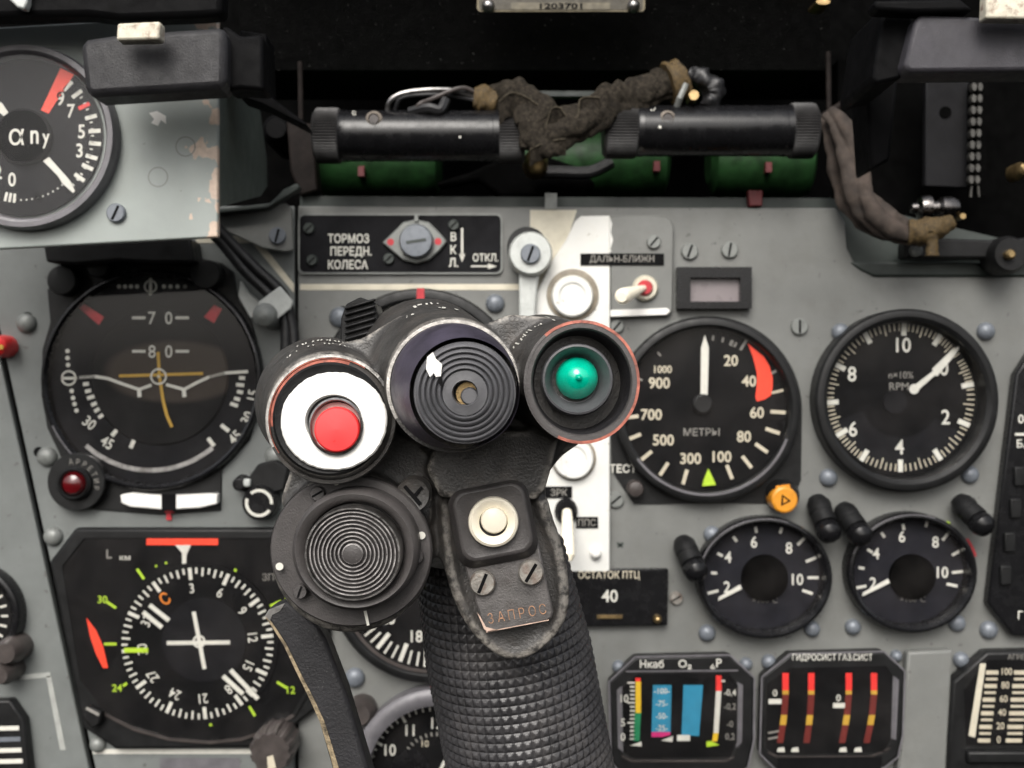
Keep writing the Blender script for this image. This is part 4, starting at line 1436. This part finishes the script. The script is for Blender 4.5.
flap([(499, 102), (508, 94), (516, 93), (528, 98), (538, 105), (546, 106), (549, 103)], -.036, .009, g)
flap([(546, 128), (551, 110), (560, 108), (568, 117), (578, 116), (580, 100), (590, 97), (600, 98)], -.040, .008, g)
flap([(530, 150), (537, 146), (545, 143), (556, 140), (566, 139)], -.041, .006, g)
g = thing('sleeved_hose', 'brown cloth covered hose hanging below the right padded block', 'hose', W(880, 200, -.01))
hz = rough_tube('h', [(828, 112, -.012), (842, 125, -.016), (852, 158, -.018), (862, 195, -.02), (884, 222, -.022), (910, 233, -.022), (925, 232, -.022)],
                [.0030, .0046, .0056, .0062, .0064, .0054, .0046], hosem, .26, 40, 14, .6, 120, 0, 1.9)
hz.build('sleeve', g, sharp=80)
rough_tube('h', [(826, 118, -.006), (836, 150, -.008), (846, 190, -.01), (866, 218, -.014), (900, 236, -.018)], [.003, .0042, .0048, .0050, .0040], hosem, .28, 36, 14, .6, 120, 0, 1.9).build('sleeve', g, sharp=80)
rough_tube('h', [(908, 232, -.023), (922, 232, -.024), (936, 228, -.024), (952, 222, -.022)], [.0052, .0056, .0050, .0030], thread, .22, 24, 10, .8, 420).build('thread_binding', g, sharp=80)
rough_tube('h', [(930, 232, -.026), (932, 245, -.026), (932, 256, -.026)], [.0030, .0024, .0030], thread, .25, 16, 6, .8, 500).build('thread_tail', g, sharp=80)

# padded blocks either side of the sight
PB = 'black padded blocks at the top corners'
for side in (0, 1):
    if side == 0:
        g = thing('padded_block', 'black padded block above the chipped pale box', 'pad', W(150, 70, -.13), PB)
        MB().prism([(79, 44), (86, 38), (118, 33), (224, 26), (226, 40), (226, 84), (220, 88), (92, 96), (84, 91)], -.135, -.12, blackpad).build('pad', g, bevel=.003)
        c = MB()
        c.prism([(222, 25), (228, 27), (240, 36), (262, 34), (264, 90), (240, 88), (230, 90), (222, 86)], -.128, -.115, deep)
        c.build('side_bracket', g, bevel=.0012)
        c = MB()
        c.prism([(240, 30), (266, 34), (268, 95), (305, 122), (306, 126), (262, 104), (238, 96)], -.09, -.075, deep)
        c.build('brace_arm', g, bevel=.0012)
        c = MB()
        c.prism([(117, 23), (160, 21), (159, 39), (116, 40)], -.146, -.14, rust)
        c.build('flaked_tab', g, bevel=.0008)
    else:
        g = thing('padded_block', 'black padded block above the dark bay with bead strip', 'pad', W(970, 55, -.13), PB)
        MB().prism([(916, 18), (922, 14), (1100, 22), (1100, 70), (910, 72), (904, 66)], -.135, -.12, M('grey_black_padding', (.040, .038, .045), .6, 0, .15, 120, .5, 1600)).build('pad', g, bevel=.003)
        c = MB()
        c.prism([(884, 4), (914, 6), (912, 34), (902, 78), (876, 84), (872, 78)], -.128, -.09, deep)
        c.build('side_bracket', g, bevel=.0012)
        c = MB()
        c.prism([(874, 0), (960, -2), (975, 10), (915, 12), (876, 10)], -.138, -.13, deep)
        c.build('top_clip', g, bevel=.0012)
        c = MB()
        c.prism([(866, 84), (898, 80), (890, 160), (872, 170)], -.09, -.07, deep)
        c.build('brace_arm', g, bevel=.0012)
        MB().prism([(987, -8), (1060, -8), (1060, 19), (986, 18)], -.146, -.14, rust).build('flaked_tab', g, bevel=.0008)
# coaming over the top left
cm = MB()
cm.prism([(-200, -120), (222, -120), (222, 14), (200, 16), (120, 19), (88, 15), (-200, 20)], -.126, -.116, deep)
tag(cm.build('coaming', bevel=.002), 'black coaming edge above the pale gauge box', 'coaming')
c = MB()
c.prism([(2, -20), (28, -20), (27, 2), (24, 9), (17, 7), (8, -2)], -.130, -.126, tape)
tag(c.build('chipped_lug', bevel=.0006), 'worn metal lug in the extreme top left corner', 'lug')
# unseen roof added over the sight bay to hold back light
struct(MB().box(240, -140, 900, -92, -.035, .12, cavity).build('shade_roof'))

tag(MB().prism([(286, 118), (312, 124), (318, 190), (300, 196), (290, 170)], .0, .012, M('dim_brown', (.014, .011, .010), .6, 0, .3, 150, .2, spec=.1)).build('side_bracket_plate', bevel=.001), 'dull brown upright plate left of the left tube', 'plate')
# thin braces near the right end of the tubes
BR = 'thin dark braces beside the tube ends'
tag(MB().tube([W(828, 52, .01), W(829, 110, .01)], .0012, bpy.data.materials['dim_brown'], 8).build('brace_rod'), 'thin vertical dark rod beside the right tube', 'rod', BR)
tag(MB().tube([W(820, 118, .0), W(878, 82, -.01)], .0016, bpy.data.materials['dim_brown'], 8).build('brace_rod'), 'slanting dark rod meeting the right tube end', 'rod', BR)
tag(MB().tube([W(300, 62, .01), W(301, 120, .01)], .0012, bpy.data.materials['dim_brown'], 8).build('brace_rod'), 'thin vertical dark rod beside the left tube', 'rod', BR)
tag(MB().turn(278, 130, .01, [(17, .04), (17, .012), (10, .006)], deep, 24).build('grommet'), 'dim round fitting in shadow behind the pale box', 'fitting')

# right hand bay
g = thing('bay_plate', 'dark grey upright plate with one hole in the right bay', 'plate', W(948, 135, .0))
MB().prism([(926, 60), (970, 60), (968, 188), (925, 186)], .004, .008, M('bay_grey', (.009, .009, .010), .6, 0, .2, 80, .2, spec=.1)).build('sheet', g, bevel=.0006)
MB().turn(946, 112, .003, [(6, .004), (6, .0035)], cavity, 18).build('hole', g)
bs = MB()
bead = M('bead_grey', (.055, .053, .048), .45, .3, .3, 300)
for i in range(10):
    for j in (0, 1):
        x, y_ = 974 - i * .35 + j * 6.2, 87 + i * 11.6
        if y_ < 186:
            bs.turn(x, y_, -.004, [(1.2, .0), (2.6, -.001), (2.9, -.003), (2.3, -.0045)], bead, 12, 1.0, 1.75)
bs.box(969, 84, 986, 196, .0005, .002, cavity)
bs.tube([W(971.5, 186, -.002), W(970.5, 197, -.002)], .0006, bead, 6)
bs.tube([W(978, 186, -.002), W(979, 197, -.002)], .0006, bead, 6)
tag(bs.build('bead_strip'), 'double row of small grey beads hanging in the right bay', 'strip')
g = thing('hose_fitting', 'shiny pipe fitting above the thread bound hose end', 'fitting', W(935, 207, -.01))
a = W(910, 208, -.012)
q = MB()
q.lathe(a, (1, 0, 0), [(.0012, 0), (.0022, .0006), (.0024, .003), (.0030, .0034), (.0050, .0042), (.0055, .006), (.0055, .0085), (.0030, .0092), (.0032, .012), (.0048, .0135), (.0050, .018), (.0040, .0205)], M('fitting_steel', (.16, .15, .145), .25, 1, .2, 300), 28)
q.build('coupling', g)
MB().turn(963, 216, -.016, [(3, -.01), (3, -.016)], brass, 12).build('pin', g)
g = thing('bay_bracket', 'dark bar with round bolt boss low in the right bay', 'bracket', W(960, 245, -.004))
MB().prism([(905, 241), (935, 238), (1000, 240), (1040, 236), (1040, 258), (905, 258)], -.012, -.002, black).build('bar', g, bevel=.001)
MB().turn(1011, 254, -.018, [(19, -.005), (19, -.015), (16, -.018), (4, -.018)], black, 30).build('boss', g)
MB().turn(1012, 254, -.022, [(5, -.017), (5, -.021), (3, -.022)], brass, 18).build('bolt', g)
MB().turn(918, 250, -.016, [(6, -.01), (6, -.015), (3, -.016)], greyscrew, 16).build('nut', g)
MB().prism([(850, 262), (1100, 262), (1100, 276.5), (874, 276.5), (860, 270)], -.001, .010, darkgrey).build('tray_edge', g, bevel=.001)
tag(MB().turn(1022, 170, -.01, [(8, .0), (8, -.008), (5, -.012), (2, -.013)], brass, 22, .8, 1.1).build('round_bolt'), 'bright round bolt at the right border of the dark bay', 'bolt')
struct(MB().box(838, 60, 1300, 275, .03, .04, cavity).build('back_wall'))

# ------------------------------------------------------------------ control stick
YS = -.20
st = thing('control_stick', 'black pilot control stick with red, white and green buttons and checkered grip', 'control stick', W(520, 760, YS))

# grip: checkered tube, real pyramids
GA, GB = Vector(W(488, 545, -.200)), Vector(W(552, 880, -.196))
UG = S * kk(-.2)
ax = (GB - GA).normalized()
u_ = Vector((1, 0, 0)) - ax * ax.x
u_.normalize()
w_ = ax.cross(u_).normalized()
if w_.y > 0:
    w_ = -w_
Lg = (GB - GA).length
ncol, sub = 58, 6
pitch = 8.6 * UG
nrow = int(Lg / pitch)
NU, NV = ncol * sub, nrow * sub
vs, fs = [], []
for j in range(NV + 1):
    t = j / NV
    dist = t * Lg
    rad = (74 + 9 * min(1, t * 3.2)) * UG
    for i in range(NU):
        th = 2 * PI * i / NU
        fu = (i % sub) / sub
        # rows drop slightly round the grip
        fv = ((j % sub) / sub)
        h = 1 - max(abs(2 * fu - 1), abs(2 * fv - 1))
        h = min(1, h * 1.2)
        wob = noise.noise(Vector((i * .11, j * .13, 0))) * .1
        rr = rad + (.00062 * (h + wob) - .0003)
        # curved rows: dip toward the viewer side, with a slow twist
        dip = .0024 * max(0, math.sin(th)) + .0012 * math.cos(th)
        tw = th + t * .30
        vs.append(GA + ax * (dist + dip) + u_ * (rr * math.cos(tw)) + w_ * (rr * .94 * math.sin(tw)))
for j in range(NV):
    for i in range(NU):
        i2 = (i + 1) % NU
        fs.append((j * NU + i, j * NU + i2, (j + 1) * NU + i2, (j + 1) * NU + i))
fs.append(tuple(range(NU)))
MB().add(vs, fs, grip_m).build('grip', st, sharp=16, recalc=True)

# head casting fused from lobes, neck and lip
hd = MB()


LOBES = []


def lobe(pf, rf, yf, pb, rb, yb_, m=head, seg=40):
    a, c_ = W(pf[0], pf[1], yf), W(pb[0], pb[1], yb_)
    ra, rb2 = rf * S * kk(yf), rb * S * kk(yb_)
    d_ = (c_ - a)
    LOBES.append((a, c_, ra, rb2))
    hd.lathe(a, d_, [(ra * .94, 0), (ra, .0012), (ra + (rb2 - ra) * .5, d_.length * .5), (rb2, d_.length - .002), (rb2 * .9, d_.length)], m, seg)


lobe((331, 415), 64, -.247, (322, 402), 66, -.212)
lobe((453, 384), 67, -.252, (424, 368), 70, -.205)
lobe((581, 382), 57, -.250, (540, 372), 58, -.207)
lobe((352, 551), 81, -.238, (356, 548), 76, -.222)
hd.prism([(290, 350), (330, 345), (362, 338), (400, 315), (440, 312), (480, 326), (510, 314), (560, 318), (588, 350), (585, 440), (562, 456), (549, 472), (545, 492),
          (552, 520), (562, 545), (569, 585), (566, 612), (548, 640), (520, 655), (494, 648), (470, 624), (452, 590), (440, 560), (420, 520), (400, 480), (300, 470)], -.232, -.200, head)
hd.prism([(300, 440), (385, 430), (432, 455), (432, 520), (400, 590), (300, 560), (280, 500)], -.234, -.205, head)
hd.prism([(440, 430), (560, 432), (552, 466), (545, 490), (536, 500), (440, 498), (426, 470)], -.2365, -.21, head)
hd.tube(spline([W(444, 500, -.2315), W(450, 560, -.2315), W(463, 604, -.2315), W(486, 638, -.2312), W(514, 653, -.2308), W(542, 640, -.2312), W(561, 610, -.2315), W(560, 565, -.2315), W(549, 528, -.2315), W(541, 500, -.2325)]), .0017, head, 12)
ho = hd.build('head', st, recalc=False)
md = ho.modifiers.new('fuse', 'REMESH')
md.mode = 'VOXEL'
md.voxel_size = .00075
md.use_smooth_shade = True
md = ho.modifiers.new('soften', 'SMOOTH')
md.factor = .5
md.iterations = 4

# worn raised lettering flecks along the top of the lobes
fl = MB()
def on_lobe(k_, t, ang, off=.00045):
    a_, c_, r0, r1 = LOBES[k_]
    rr = r0 + (r1 - r0) * t + off
    p_ = a_ + (c_ - a_) * t
    return p_ + Vector((rr * math.sin(R(ang)), 0, rr * math.cos(R(ang))))


for k_, a0, a1, n_ in ((0, -52, 22, 22), (1, -40, 12, 12), (2, -58, -8, 17)):
    for row, (t0, t1) in enumerate(((.30, .42), (.52, .66))):
        for i in range(n_):
            a = a0 + (a1 - a0) * (i + random.uniform(-.15, .15)) / (n_ - 1)
            if random.random() < .30:
                continue
            l_ = (a1 - a0) / n_ * random.uniform(.22, .36) * (1.5 if k_ == 1 and random.random() < .4 else 1)
            t0, t1 = (.30, .52)[row] + random.uniform(0, .06), (.40, .64)[row] - random.uniform(0, .04)
            s_k = random.uniform(-1.2, 1.2)
            fl.add([on_lobe(k_, t0, a - l_ + s_k), on_lobe(k_, t0, a + l_ * .6 + s_k), on_lobe(k_, t1, a + l_), on_lobe(k_, t1, a - l_ * .5)], [(0, 1, 2, 3)], mark)
# long white scuff where the two left lobes meet
for k_, q in ((1, [(-62, .35), (-55, .32), (-46, .36), (-38, .33)]),):
    for (a_1, t1), (a_2, t2) in zip(q, q[1:]):
        fl.add([on_lobe(k_, t1, a_1), on_lobe(k_, t2, a_2), on_lobe(k_, t2 + .07, a_2), on_lobe(k_, t1 + .07, a_1)], [(0, 1, 2, 3)], mark)
fl.build('worn_lettering', st)

# --- left cup: white disc and red button
TL = Vector((.03, -1, .06)).normalized()
cpu = S * kk(-.252)
C = W(331, 419, -.252)
cup = MB()
prf = [(64 * cpu, -.006), (65.5 * cpu, -.001), (64.5 * cpu, .0004), (61.5 * cpu, .0006), (60.5 * cpu, .0002)]
cup.lathe(C, TL, prf, head, 96, 1, 1, False)
cup.lathe(C, TL, [(64.9 * cpu, .00035), (64.2 * cpu, .00062), (61.8 * cpu, .00075)], chipped, 96, 1, 1, False, (-118, 50))
prf = [(60.5 * cpu, .0002), (58.5 * cpu, .0014), (56 * cpu, .0018)]
cup.lathe(C, TL, prf, head, 96, 1, 1, False, (20, 262))
cup.lathe(C, TL, prf, orange_wear, 96, 1, 1, False, (-98, 20))
cup.lathe(C, TL, [(61.6 * cpu, .0006), (60.4 * cpu, .0009)], orange_wear, 96, 1, 1, False, (-125, 35))
cup.lathe(C, TL, [(56.5 * cpu, .0019), (54 * cpu, .0024), (48 * cpu, .0020), (5 * cpu, .0018)], black, 64, 1, 1, False)
cp = cup.build('button_cup', st, sharp=50)
C2 = W(334, 421, -.255)
c2u = S * kk(-.255)
wd = MB()
vs, fs = [], []
n_ = 90
rng = random.Random(5)
ed = [1 + rng.uniform(-.008, .006) - (.03 * max(0, noise.noise(Vector((i * .21, 3.3, 0)))) if 5 < i < 40 or i > 80 else 0) for i in range(n_)]
ux = TL.cross(Vector((0, 0, 1))).normalized()
uz = ux.cross(TL).normalized()
ux = -ux
for r_, t in ((53, -.0010), (53, .0002), (51.5, .0006), (28.5, .0008), (27.5, .0002), (27, -.002)):
    for i in range(n_):
        a = 2 * PI * i / n_
        e = ed[i] if r_ > 50 else 1
        vs.append(C2 + TL * t + ux * (r_ * e * c2u * math.cos(a)) + uz * (r_ * e * .93 * c2u * math.sin(a)))
for j in range(5):
    for i in range(n_):
        fs.append((j * n_ + i, j * n_ + (i + 1) % n_, (j + 1) * n_ + (i + 1) % n_, (j + 1) * n_ + i))
wd.add(vs, fs, whiteenamel)
wd.build('white_disc', cp, recalc=True)
rg = MB()
C3 = W(336.5, 426.5, -.2555)
rg.lathe(C3, TL, [(27 * c2u, -.001), (27 * c2u, .0012), (25 * c2u, .0016), (24.2 * c2u, .0008), (24.2 * c2u, -.003)], steel, 44, 1, 1.06, False)
rg.lathe(C3, TL, [(24.6 * c2u, -.0008), (24.4 * c2u, -.0003)], M('button_well', (.42, .25, .23), .5), 40)
rg.build('metal_collar', cp)
rb = MB()
C3 = W(337, 429.5, -.2572)
u3 = S * kk(-.2572)
rb.lathe(C3, TL, [(23 * u3, -.006), (23 * u3, -.0006), (22.4 * u3, .0002), (21 * u3, .0005), (1 * u3, .0007)], redbtn, 44)
rb.build('red_button', cp)

# --- middle cap: cone with ribbed face
TM = Vector((.10, -1, -.06)).normalized()
C = W(453, 386, -.256)
um = S * kk(-.256)
mc = MB()
mc.lathe(C, Vector((0, -1, 0)), [(66 * um, -.006), (67 * um, -.001), (66 * um, .0005), (62.5 * um, .0005)], head, 96, 1, 1, False)
mc.lathe(C, Vector((0, -1, 0)), [(67.2 * um, -.001), (66.2 * um, .00062), (63 * um, .00065)], chipped, 96, 1, 1, False, (-120, 110))
mc.build('cap_rim', st, sharp=50)
F = W(465, 393, -.270)
uf = S * kk(-.270)
vs, fs = [], []
n_ = 72
sec = [(W(453.5, 386, -.256), 63 * um), (W(454.5, 386.5, -.2595), 62 * um), (W(458, 388.5, -.264), 58.5 * um), (W(463, 391.5, -.2685), 53.5 * um), (W(464.5, 392.5, -.2698), 52 * um)]
for cc, rr in sec:
    for i in range(n_):
        a = 2 * PI * i / n_
        vs.append(cc + Vector((rr * math.cos(a), 0, rr * math.sin(a))))
for j in range(len(sec) - 1):
    for i in range(n_):
        fs.append((j * n_ + i, j * n_ + (i + 1) % n_, (j + 1) * n_ + (i + 1) % n_, (j + 1) * n_ + i))
cone = MB().add(vs, fs, capm)
# chip of white paint and a few scratches
cone.poly([(427, 357), (433, 352), (436, 359), (442, 364), (441, 376), (436, 377), (434, 373), (430, 377), (426, 369)], -.2724, whiteenamel)
cone.poly([(439, 377), (442, 376), (443, 386), (441, 387), (438, 382)], -.2724, dialblk)
hc = cone.build('thumb_cap', st, recalc=False)
pr = [(51.5, -.0006), (50.5, .0002)]
for k_ in range(5):
    r0 = 49.5 - k_ * 5.4
    pr += [(r0, .0002 + .00014 * k_), (r0 - 1.2, .0008 + .00014 * k_), (r0 - 3.0, .0010 + .00014 * k_), (r0 - 4.4, .0006 + .00014 * k_), (r0 - 4.9, .0001 + .00014 * k_)]
pr += [(22.3, .0012), (15.5, .0013), (13, .0014), (12.2, .0009), (11.6, -.002)]
rf = MB().lathe(F, Vector((.04, -1, -.02)), [(r * uf, t) for r, t in pr], rub, 72, 1, 1, False)
rf.build('ribbed_face', hc, sharp=50)
sc = MB()
sc.turn(468, 394, -.2685, [(12, -.262), (12, -.2682)], orange_wear if False else brass, 26)
sc.turn(469.5, 396, -.2695, [(9, -.266), (9, -.2695), (7.5, -.2700)], rub, 24)
sc.build('centre_screw', hc)

# --- right hood with green lamp
TR = Vector((.02, -1, .03)).normalized()
C = W(581.5, 382, -.258)
uh = S * kk(-.258)
hh = MB()
hh.lathe(C, TR, [(54 * uh, -.012), (57 * uh, -.006), (59 * uh, -.001), (58.5 * uh, .0004)], head, 72, .985, 1.05, False)
prf = [(59.3 * uh, -.0012), (58.8 * uh, .0009), (56.0 * uh, .00095)]
hh.lathe(C, TR, prf, orange_wear, 72, .985, 1.05, False, (-40, 205))
hh.lathe(C, TR, prf, flange_m, 72, .985, 1.05, False, (205, 320))
hh.lathe(C, TR, [(57.2 * uh, .0008), (51.5 * uh, .0008), (50 * uh, .0002)], flange_m, 72, .985, 1.05, False)
hh.lathe(C, TR, [(50 * uh, .0002), (47 * uh, -.006), (43 * uh, -.012), (10 * uh, -.0125)], blackpad, 72, .985, 1.05, False)
ho2 = hh.build('lamp_hood', st, sharp=50)
C = W(577.5, 379.5, -.256)
ul = S * kk(-.256)
rr_ = MB().lathe(C, TR, [(36 * ul, -.011), (36.5 * ul, -.001), (35 * ul, .0004), (33 * ul, .0006), (31 * ul, .0), (26 * ul, -.004), (23 * ul, -.0055), (22 * ul, -.0055)], rub, 56, 1, 1, False)
rr_.build('lamp_collar', ho2)
C = W(577, 378, -.2515)
ug = S * kk(-.2515)
gl = MB().lathe(C, TR, [(22 * ug, -.003), (21.5 * ug, 0), (20 * ug, .0012), (17 * ug, .0025), (12 * ug, .0038), (6 * ug, .0045), (2.5 * ug, .0047)], greenlens, 40)
gl.lathe(C, TR, [(3.6 * ug, .0044), (3.0 * ug, .0054), (1 * ug, .0058)], greenlens, 20)
gl.build('green_lens', ho2)

# --- trim switch lower left
TT = Vector((-.02, -1, -.05)).normalized()
C = W(351, 551, -.244)
ut = S * kk(-.244)
fg = MB()
fg.lathe(C, TT, [(80 * ut, -.004), (81.5 * ut, -.0006), (81 * ut, .0), (79.5 * ut, .0004), (64 * ut, .0004), (20 * ut, .0004)], flange_m, 80, 1.0, .94, False)
fg.lathe(C, TT, [(80.5 * ut, -.0042), (82.2 * ut, -.002), (82.0 * ut, -.0008)], chipped, 96, 1.0, .94, False, (228, 325))
fo = fg.build('trim_flange', st)
for x, y_ in ((336, 481.5), (421.6, 535.5), (279.5, 566.5)):
    MB().disc(x, y_, 3.9, -.2454, mark, 16).build('index_dot', fo)
MB().poly([(363.5, 611), (366.5, 610.5), (369.5, 625), (367, 626)], -.2452, mark).build('index_line', fo)
for x, y_, a in ((317, 494, 60), (416, 557, 160), (299.5, 592, 20)):
    screw(fo, x, y_, 7.5, 'slot', -.2447, a, flange_m)
C = W(355, 550, -.250)
ub = S * kk(-.250)
rm = MB()
rm.lathe(C, TT, [(63.5 * ub, -.006), (64 * ub, -.002), (62.5 * ub, .0004), (59 * ub, .0012), (55 * ub, .0008), (50 * ub, -.0012), (49 * ub, -.0018)], flange_m, 80, 1, .965, False)
ro = rm.build('trim_rim', fo, sharp=60)
C = W(353, 553.5, -.2522)
uc = S * kk(-.2522)
pr = [(49 * uc, -.003), (48.5 * uc, .0003), (47.5 * uc, .0008), (46 * uc, .0008), (45.2 * uc, -.0001)]
rs_ = MB().lathe(C, TT, pr, steel, 72, 1, .98, False)
rs_.build('metal_edge', ro, sharp=50)
pr = [(45.6 * uc, -.0003)]
ribm = M('ribbed_metal', (.060, .055, .054), .42, .3, .2, 200, .15, 1800)
pad_ = MB()
ringm = M('ring_metal', (.46, .44, .43), .35, .5, .3, 500, .2, 1800, dirt=((.06, .055, .055), 350, .8))
for k_ in range(8):
    r0 = 44.2 - k_ * 4.1
    pr += [(r0 * uc, -.0003), ((r0 - .9) * uc, .00050), ((r0 - 2.0) * uc, .00050), ((r0 - 3.1) * uc, -.0003)]
    pad_.lathe(C, TT, [((r0 - .75) * uc, .00048), ((r0 - 1.1) * uc, .00060), ((r0 - 1.9) * uc, .00060), ((r0 - 2.2) * uc, .00048)], ringm, 72, 1, .98, False)
pr += [(11.2 * uc, -.0003), (10.6 * uc, .0006), (9.6 * uc, .0009)]
pad_.lathe(C, TT, pr, ribm, 72, 1, .98, False)
pad_.lathe(C, TT, [(9.62 * uc, .00088), (9 * uc, .00096)], flange_m, 40, 1, .98)
pad_.lathe(C, TT, [(10.9 * uc, .0004), (10.6 * uc, .00072), (9.7 * uc, .00094)], ringm, 40, 1, .98, False)
pad_.build('ribbed_pad', ro, sharp=40)

# big slotted screw on the head
bs_ = MB()
bs_.turn(412.5, 495, -.244, [(17, -.236), (17.5, -.2425), (16.5, -.244), (14.5, -.2438)], head, 32)
bs_.poly([(403, 487), (406, 485), (422, 503), (419, 506)], -.24415, dialblk)
bs_.poly([(413, 495), (421, 486), (423, 488), (416, 497)], -.24418, dialblk)
bs_.build('slotted_screw', st)

# square housing with ivory push button
def warp(pts, cx_, cy_, rot, ss=1.0):
    c_, s_2 = math.cos(R(rot)), math.sin(R(rot))
    return [(cx_ + (x * c_ - y_ * s_2) * ss, cy_ + (x * s_2 + y_ * c_) * ss) for x, y_ in pts]


sq = MB()
outer = warp(rounded(-41, -40, 41, 40, 17, 7), 493, 524, -11)
inner = warp(rounded(-35.5, -34.5, 35.5, 34.5, 14, 7), 493, 522, -11)
n_ = len(outer)
v0 = [W(x, y_, -.230) for x, y_ in outer]
v1 = [W(x, y_, -.2375) for x, y_ in outer]
v2 = [W(x, y_, -.2415) for x, y_ in inner]
c_ = sum(v2, Vector()) / n_
v3 = [c_ + (q - c_) * .88 + Vector((0, .0003, 0)) for q in v2]
fs = []
for j in range(3):
    for i in range(n_):
        fs.append((j * n_ + i, j * n_ + (i + 1) % n_, (j + 1) * n_ + (i + 1) % n_, (j + 1) * n_ + i))
fs.append(tuple(range(3 * n_, 4 * n_)))
sq.add(v0 + v1 + v2 + v3, fs, flange_m)
so = sq.build('button_housing', st, sharp=50, bevel=.0006)
wb = MB()
ui = S * kk(-.244)
C = W(493.5, 521.5, -.2415)
wb.lathe(C, Vector((0, -1, .05)), [(25.5 * ui, -.002), (25.5 * ui, .0012), (24.5 * ui, .0022), (22 * ui, .0027), (15.5 * ui, .0022), (14.2 * ui, .0019)], ivory, 44, 1, 1, False)
C = W(494, 520, -.2432)
wb.lathe(C, Vector((0, -1, .05)), [(13.6 * ui, -.002), (13.4 * ui, .0006), (12.2 * ui, .0014), (7 * ui, .0018), (1 * ui, .0019)], ivory, 36)
wb.build('ivory_button', so)

# name plate ЗАПРОС with two screws
np_ = MB()
plate_m = M('plate_grey_black', (.125, .118, .115), .38, .35, .2, 160, .35, 1900, speck=((.3, .27, .25), 1100, .70), dirt=((.065, .055, .05), 150, .8))
np_.prism([(460, 552), (538, 540), (553.5, 612), (552, 618), (548, 621), (491, 633), (486, 632), (483, 627)], -.2368, -.2348, plate_m)
no = np_.build('name_plate', st, bevel=.0005)
e_ = MB()
e_.poly([(477, 612), (480, 616), (486, 627), (498, 630), (488, 632), (484, 629)], -.23695, chip_pink)
e_.line([(486, 632), (549, 620)], 1.0, -.23695, chip_pink)
e_.build('bare_edge', no)
lt = MB()
for i, ch_ in enumerate('ЗАПРОС'):
    lt.text(ch_, 490.5 + i * 10.4, 618.3 - i * 1.85, 10.5, -.23700, M('engraved_copper', (.44, .25, .15), .5, .3, .3, 600) if i == 0 else bpy.data.materials['engraved_copper'], 10, -.012, .78)
lt.build('lettering', no)
for x, y_, a in ((482.5, 583.5, 22), (531, 573, 30)):
    screw(no, x, y_, 13, 'slot', -.2368, a, tinscrew)

# ribbed thumb wheel behind the head
tw = MB()
C = W(356, 322, -.205)
uw = S * kk(-.205)
vs, fs = [], []
n_ = 12
for j in range(23):
    t = j / 22
    for i in range(2):
        pass
tw.prism([(340, 345), (341, 318), (346, 304), (360, 297), (374, 302), (378, 316), (376, 345)], -.214, -.198, black)
for k_ in range(6):
    y_ = 303 + k_ * 6.2
    tw.prism([(344, y_ + 4), (375, y_ - 5), (375.6, y_ - 2), (344.6, y_ + 7)], -.2155, -.2135, black)
tw.build('thumb_wheel', st, bevel=.0006)

# brake lever
lv = MB()
lv.prism([(264, 617), (268, 609), (287, 601), (300, 612), (316, 624), (326, 640), (345, 690), (375, 790), (338, 790), (318, 720), (303, 688), (283, 645)], -.216, -.208, blackpad)
lo = lv.build('brake_lever', st, bevel=.0015)
we = MB()
pp = [(264.5, 617), (272, 628), (283, 645.5), (295, 671), (304, 689), (312, 706), (319, 722), (329, 755), (339, 790)]
for i in range(len(pp) - 1):
    (xa, ya), (xb, yb2) = pp[i], pp[i + 1]
    w1 = 2 + 3.2 * i / 8
    we.poly([(xa + .8, ya), (xa + .8 + w1, ya - 1), (xb + 1.2 + w1, yb2 - 1), (xb + .8, yb2)], -.21625, worn_gold)
we.poly([(265, 616), (269, 609.5), (285, 603), (280, 611), (272, 615), (270, 621)], -.21626, steel)
we.build('worn_edge', lo)

for o in scene.objects:
    if '_o' in o:
        del o['_o']
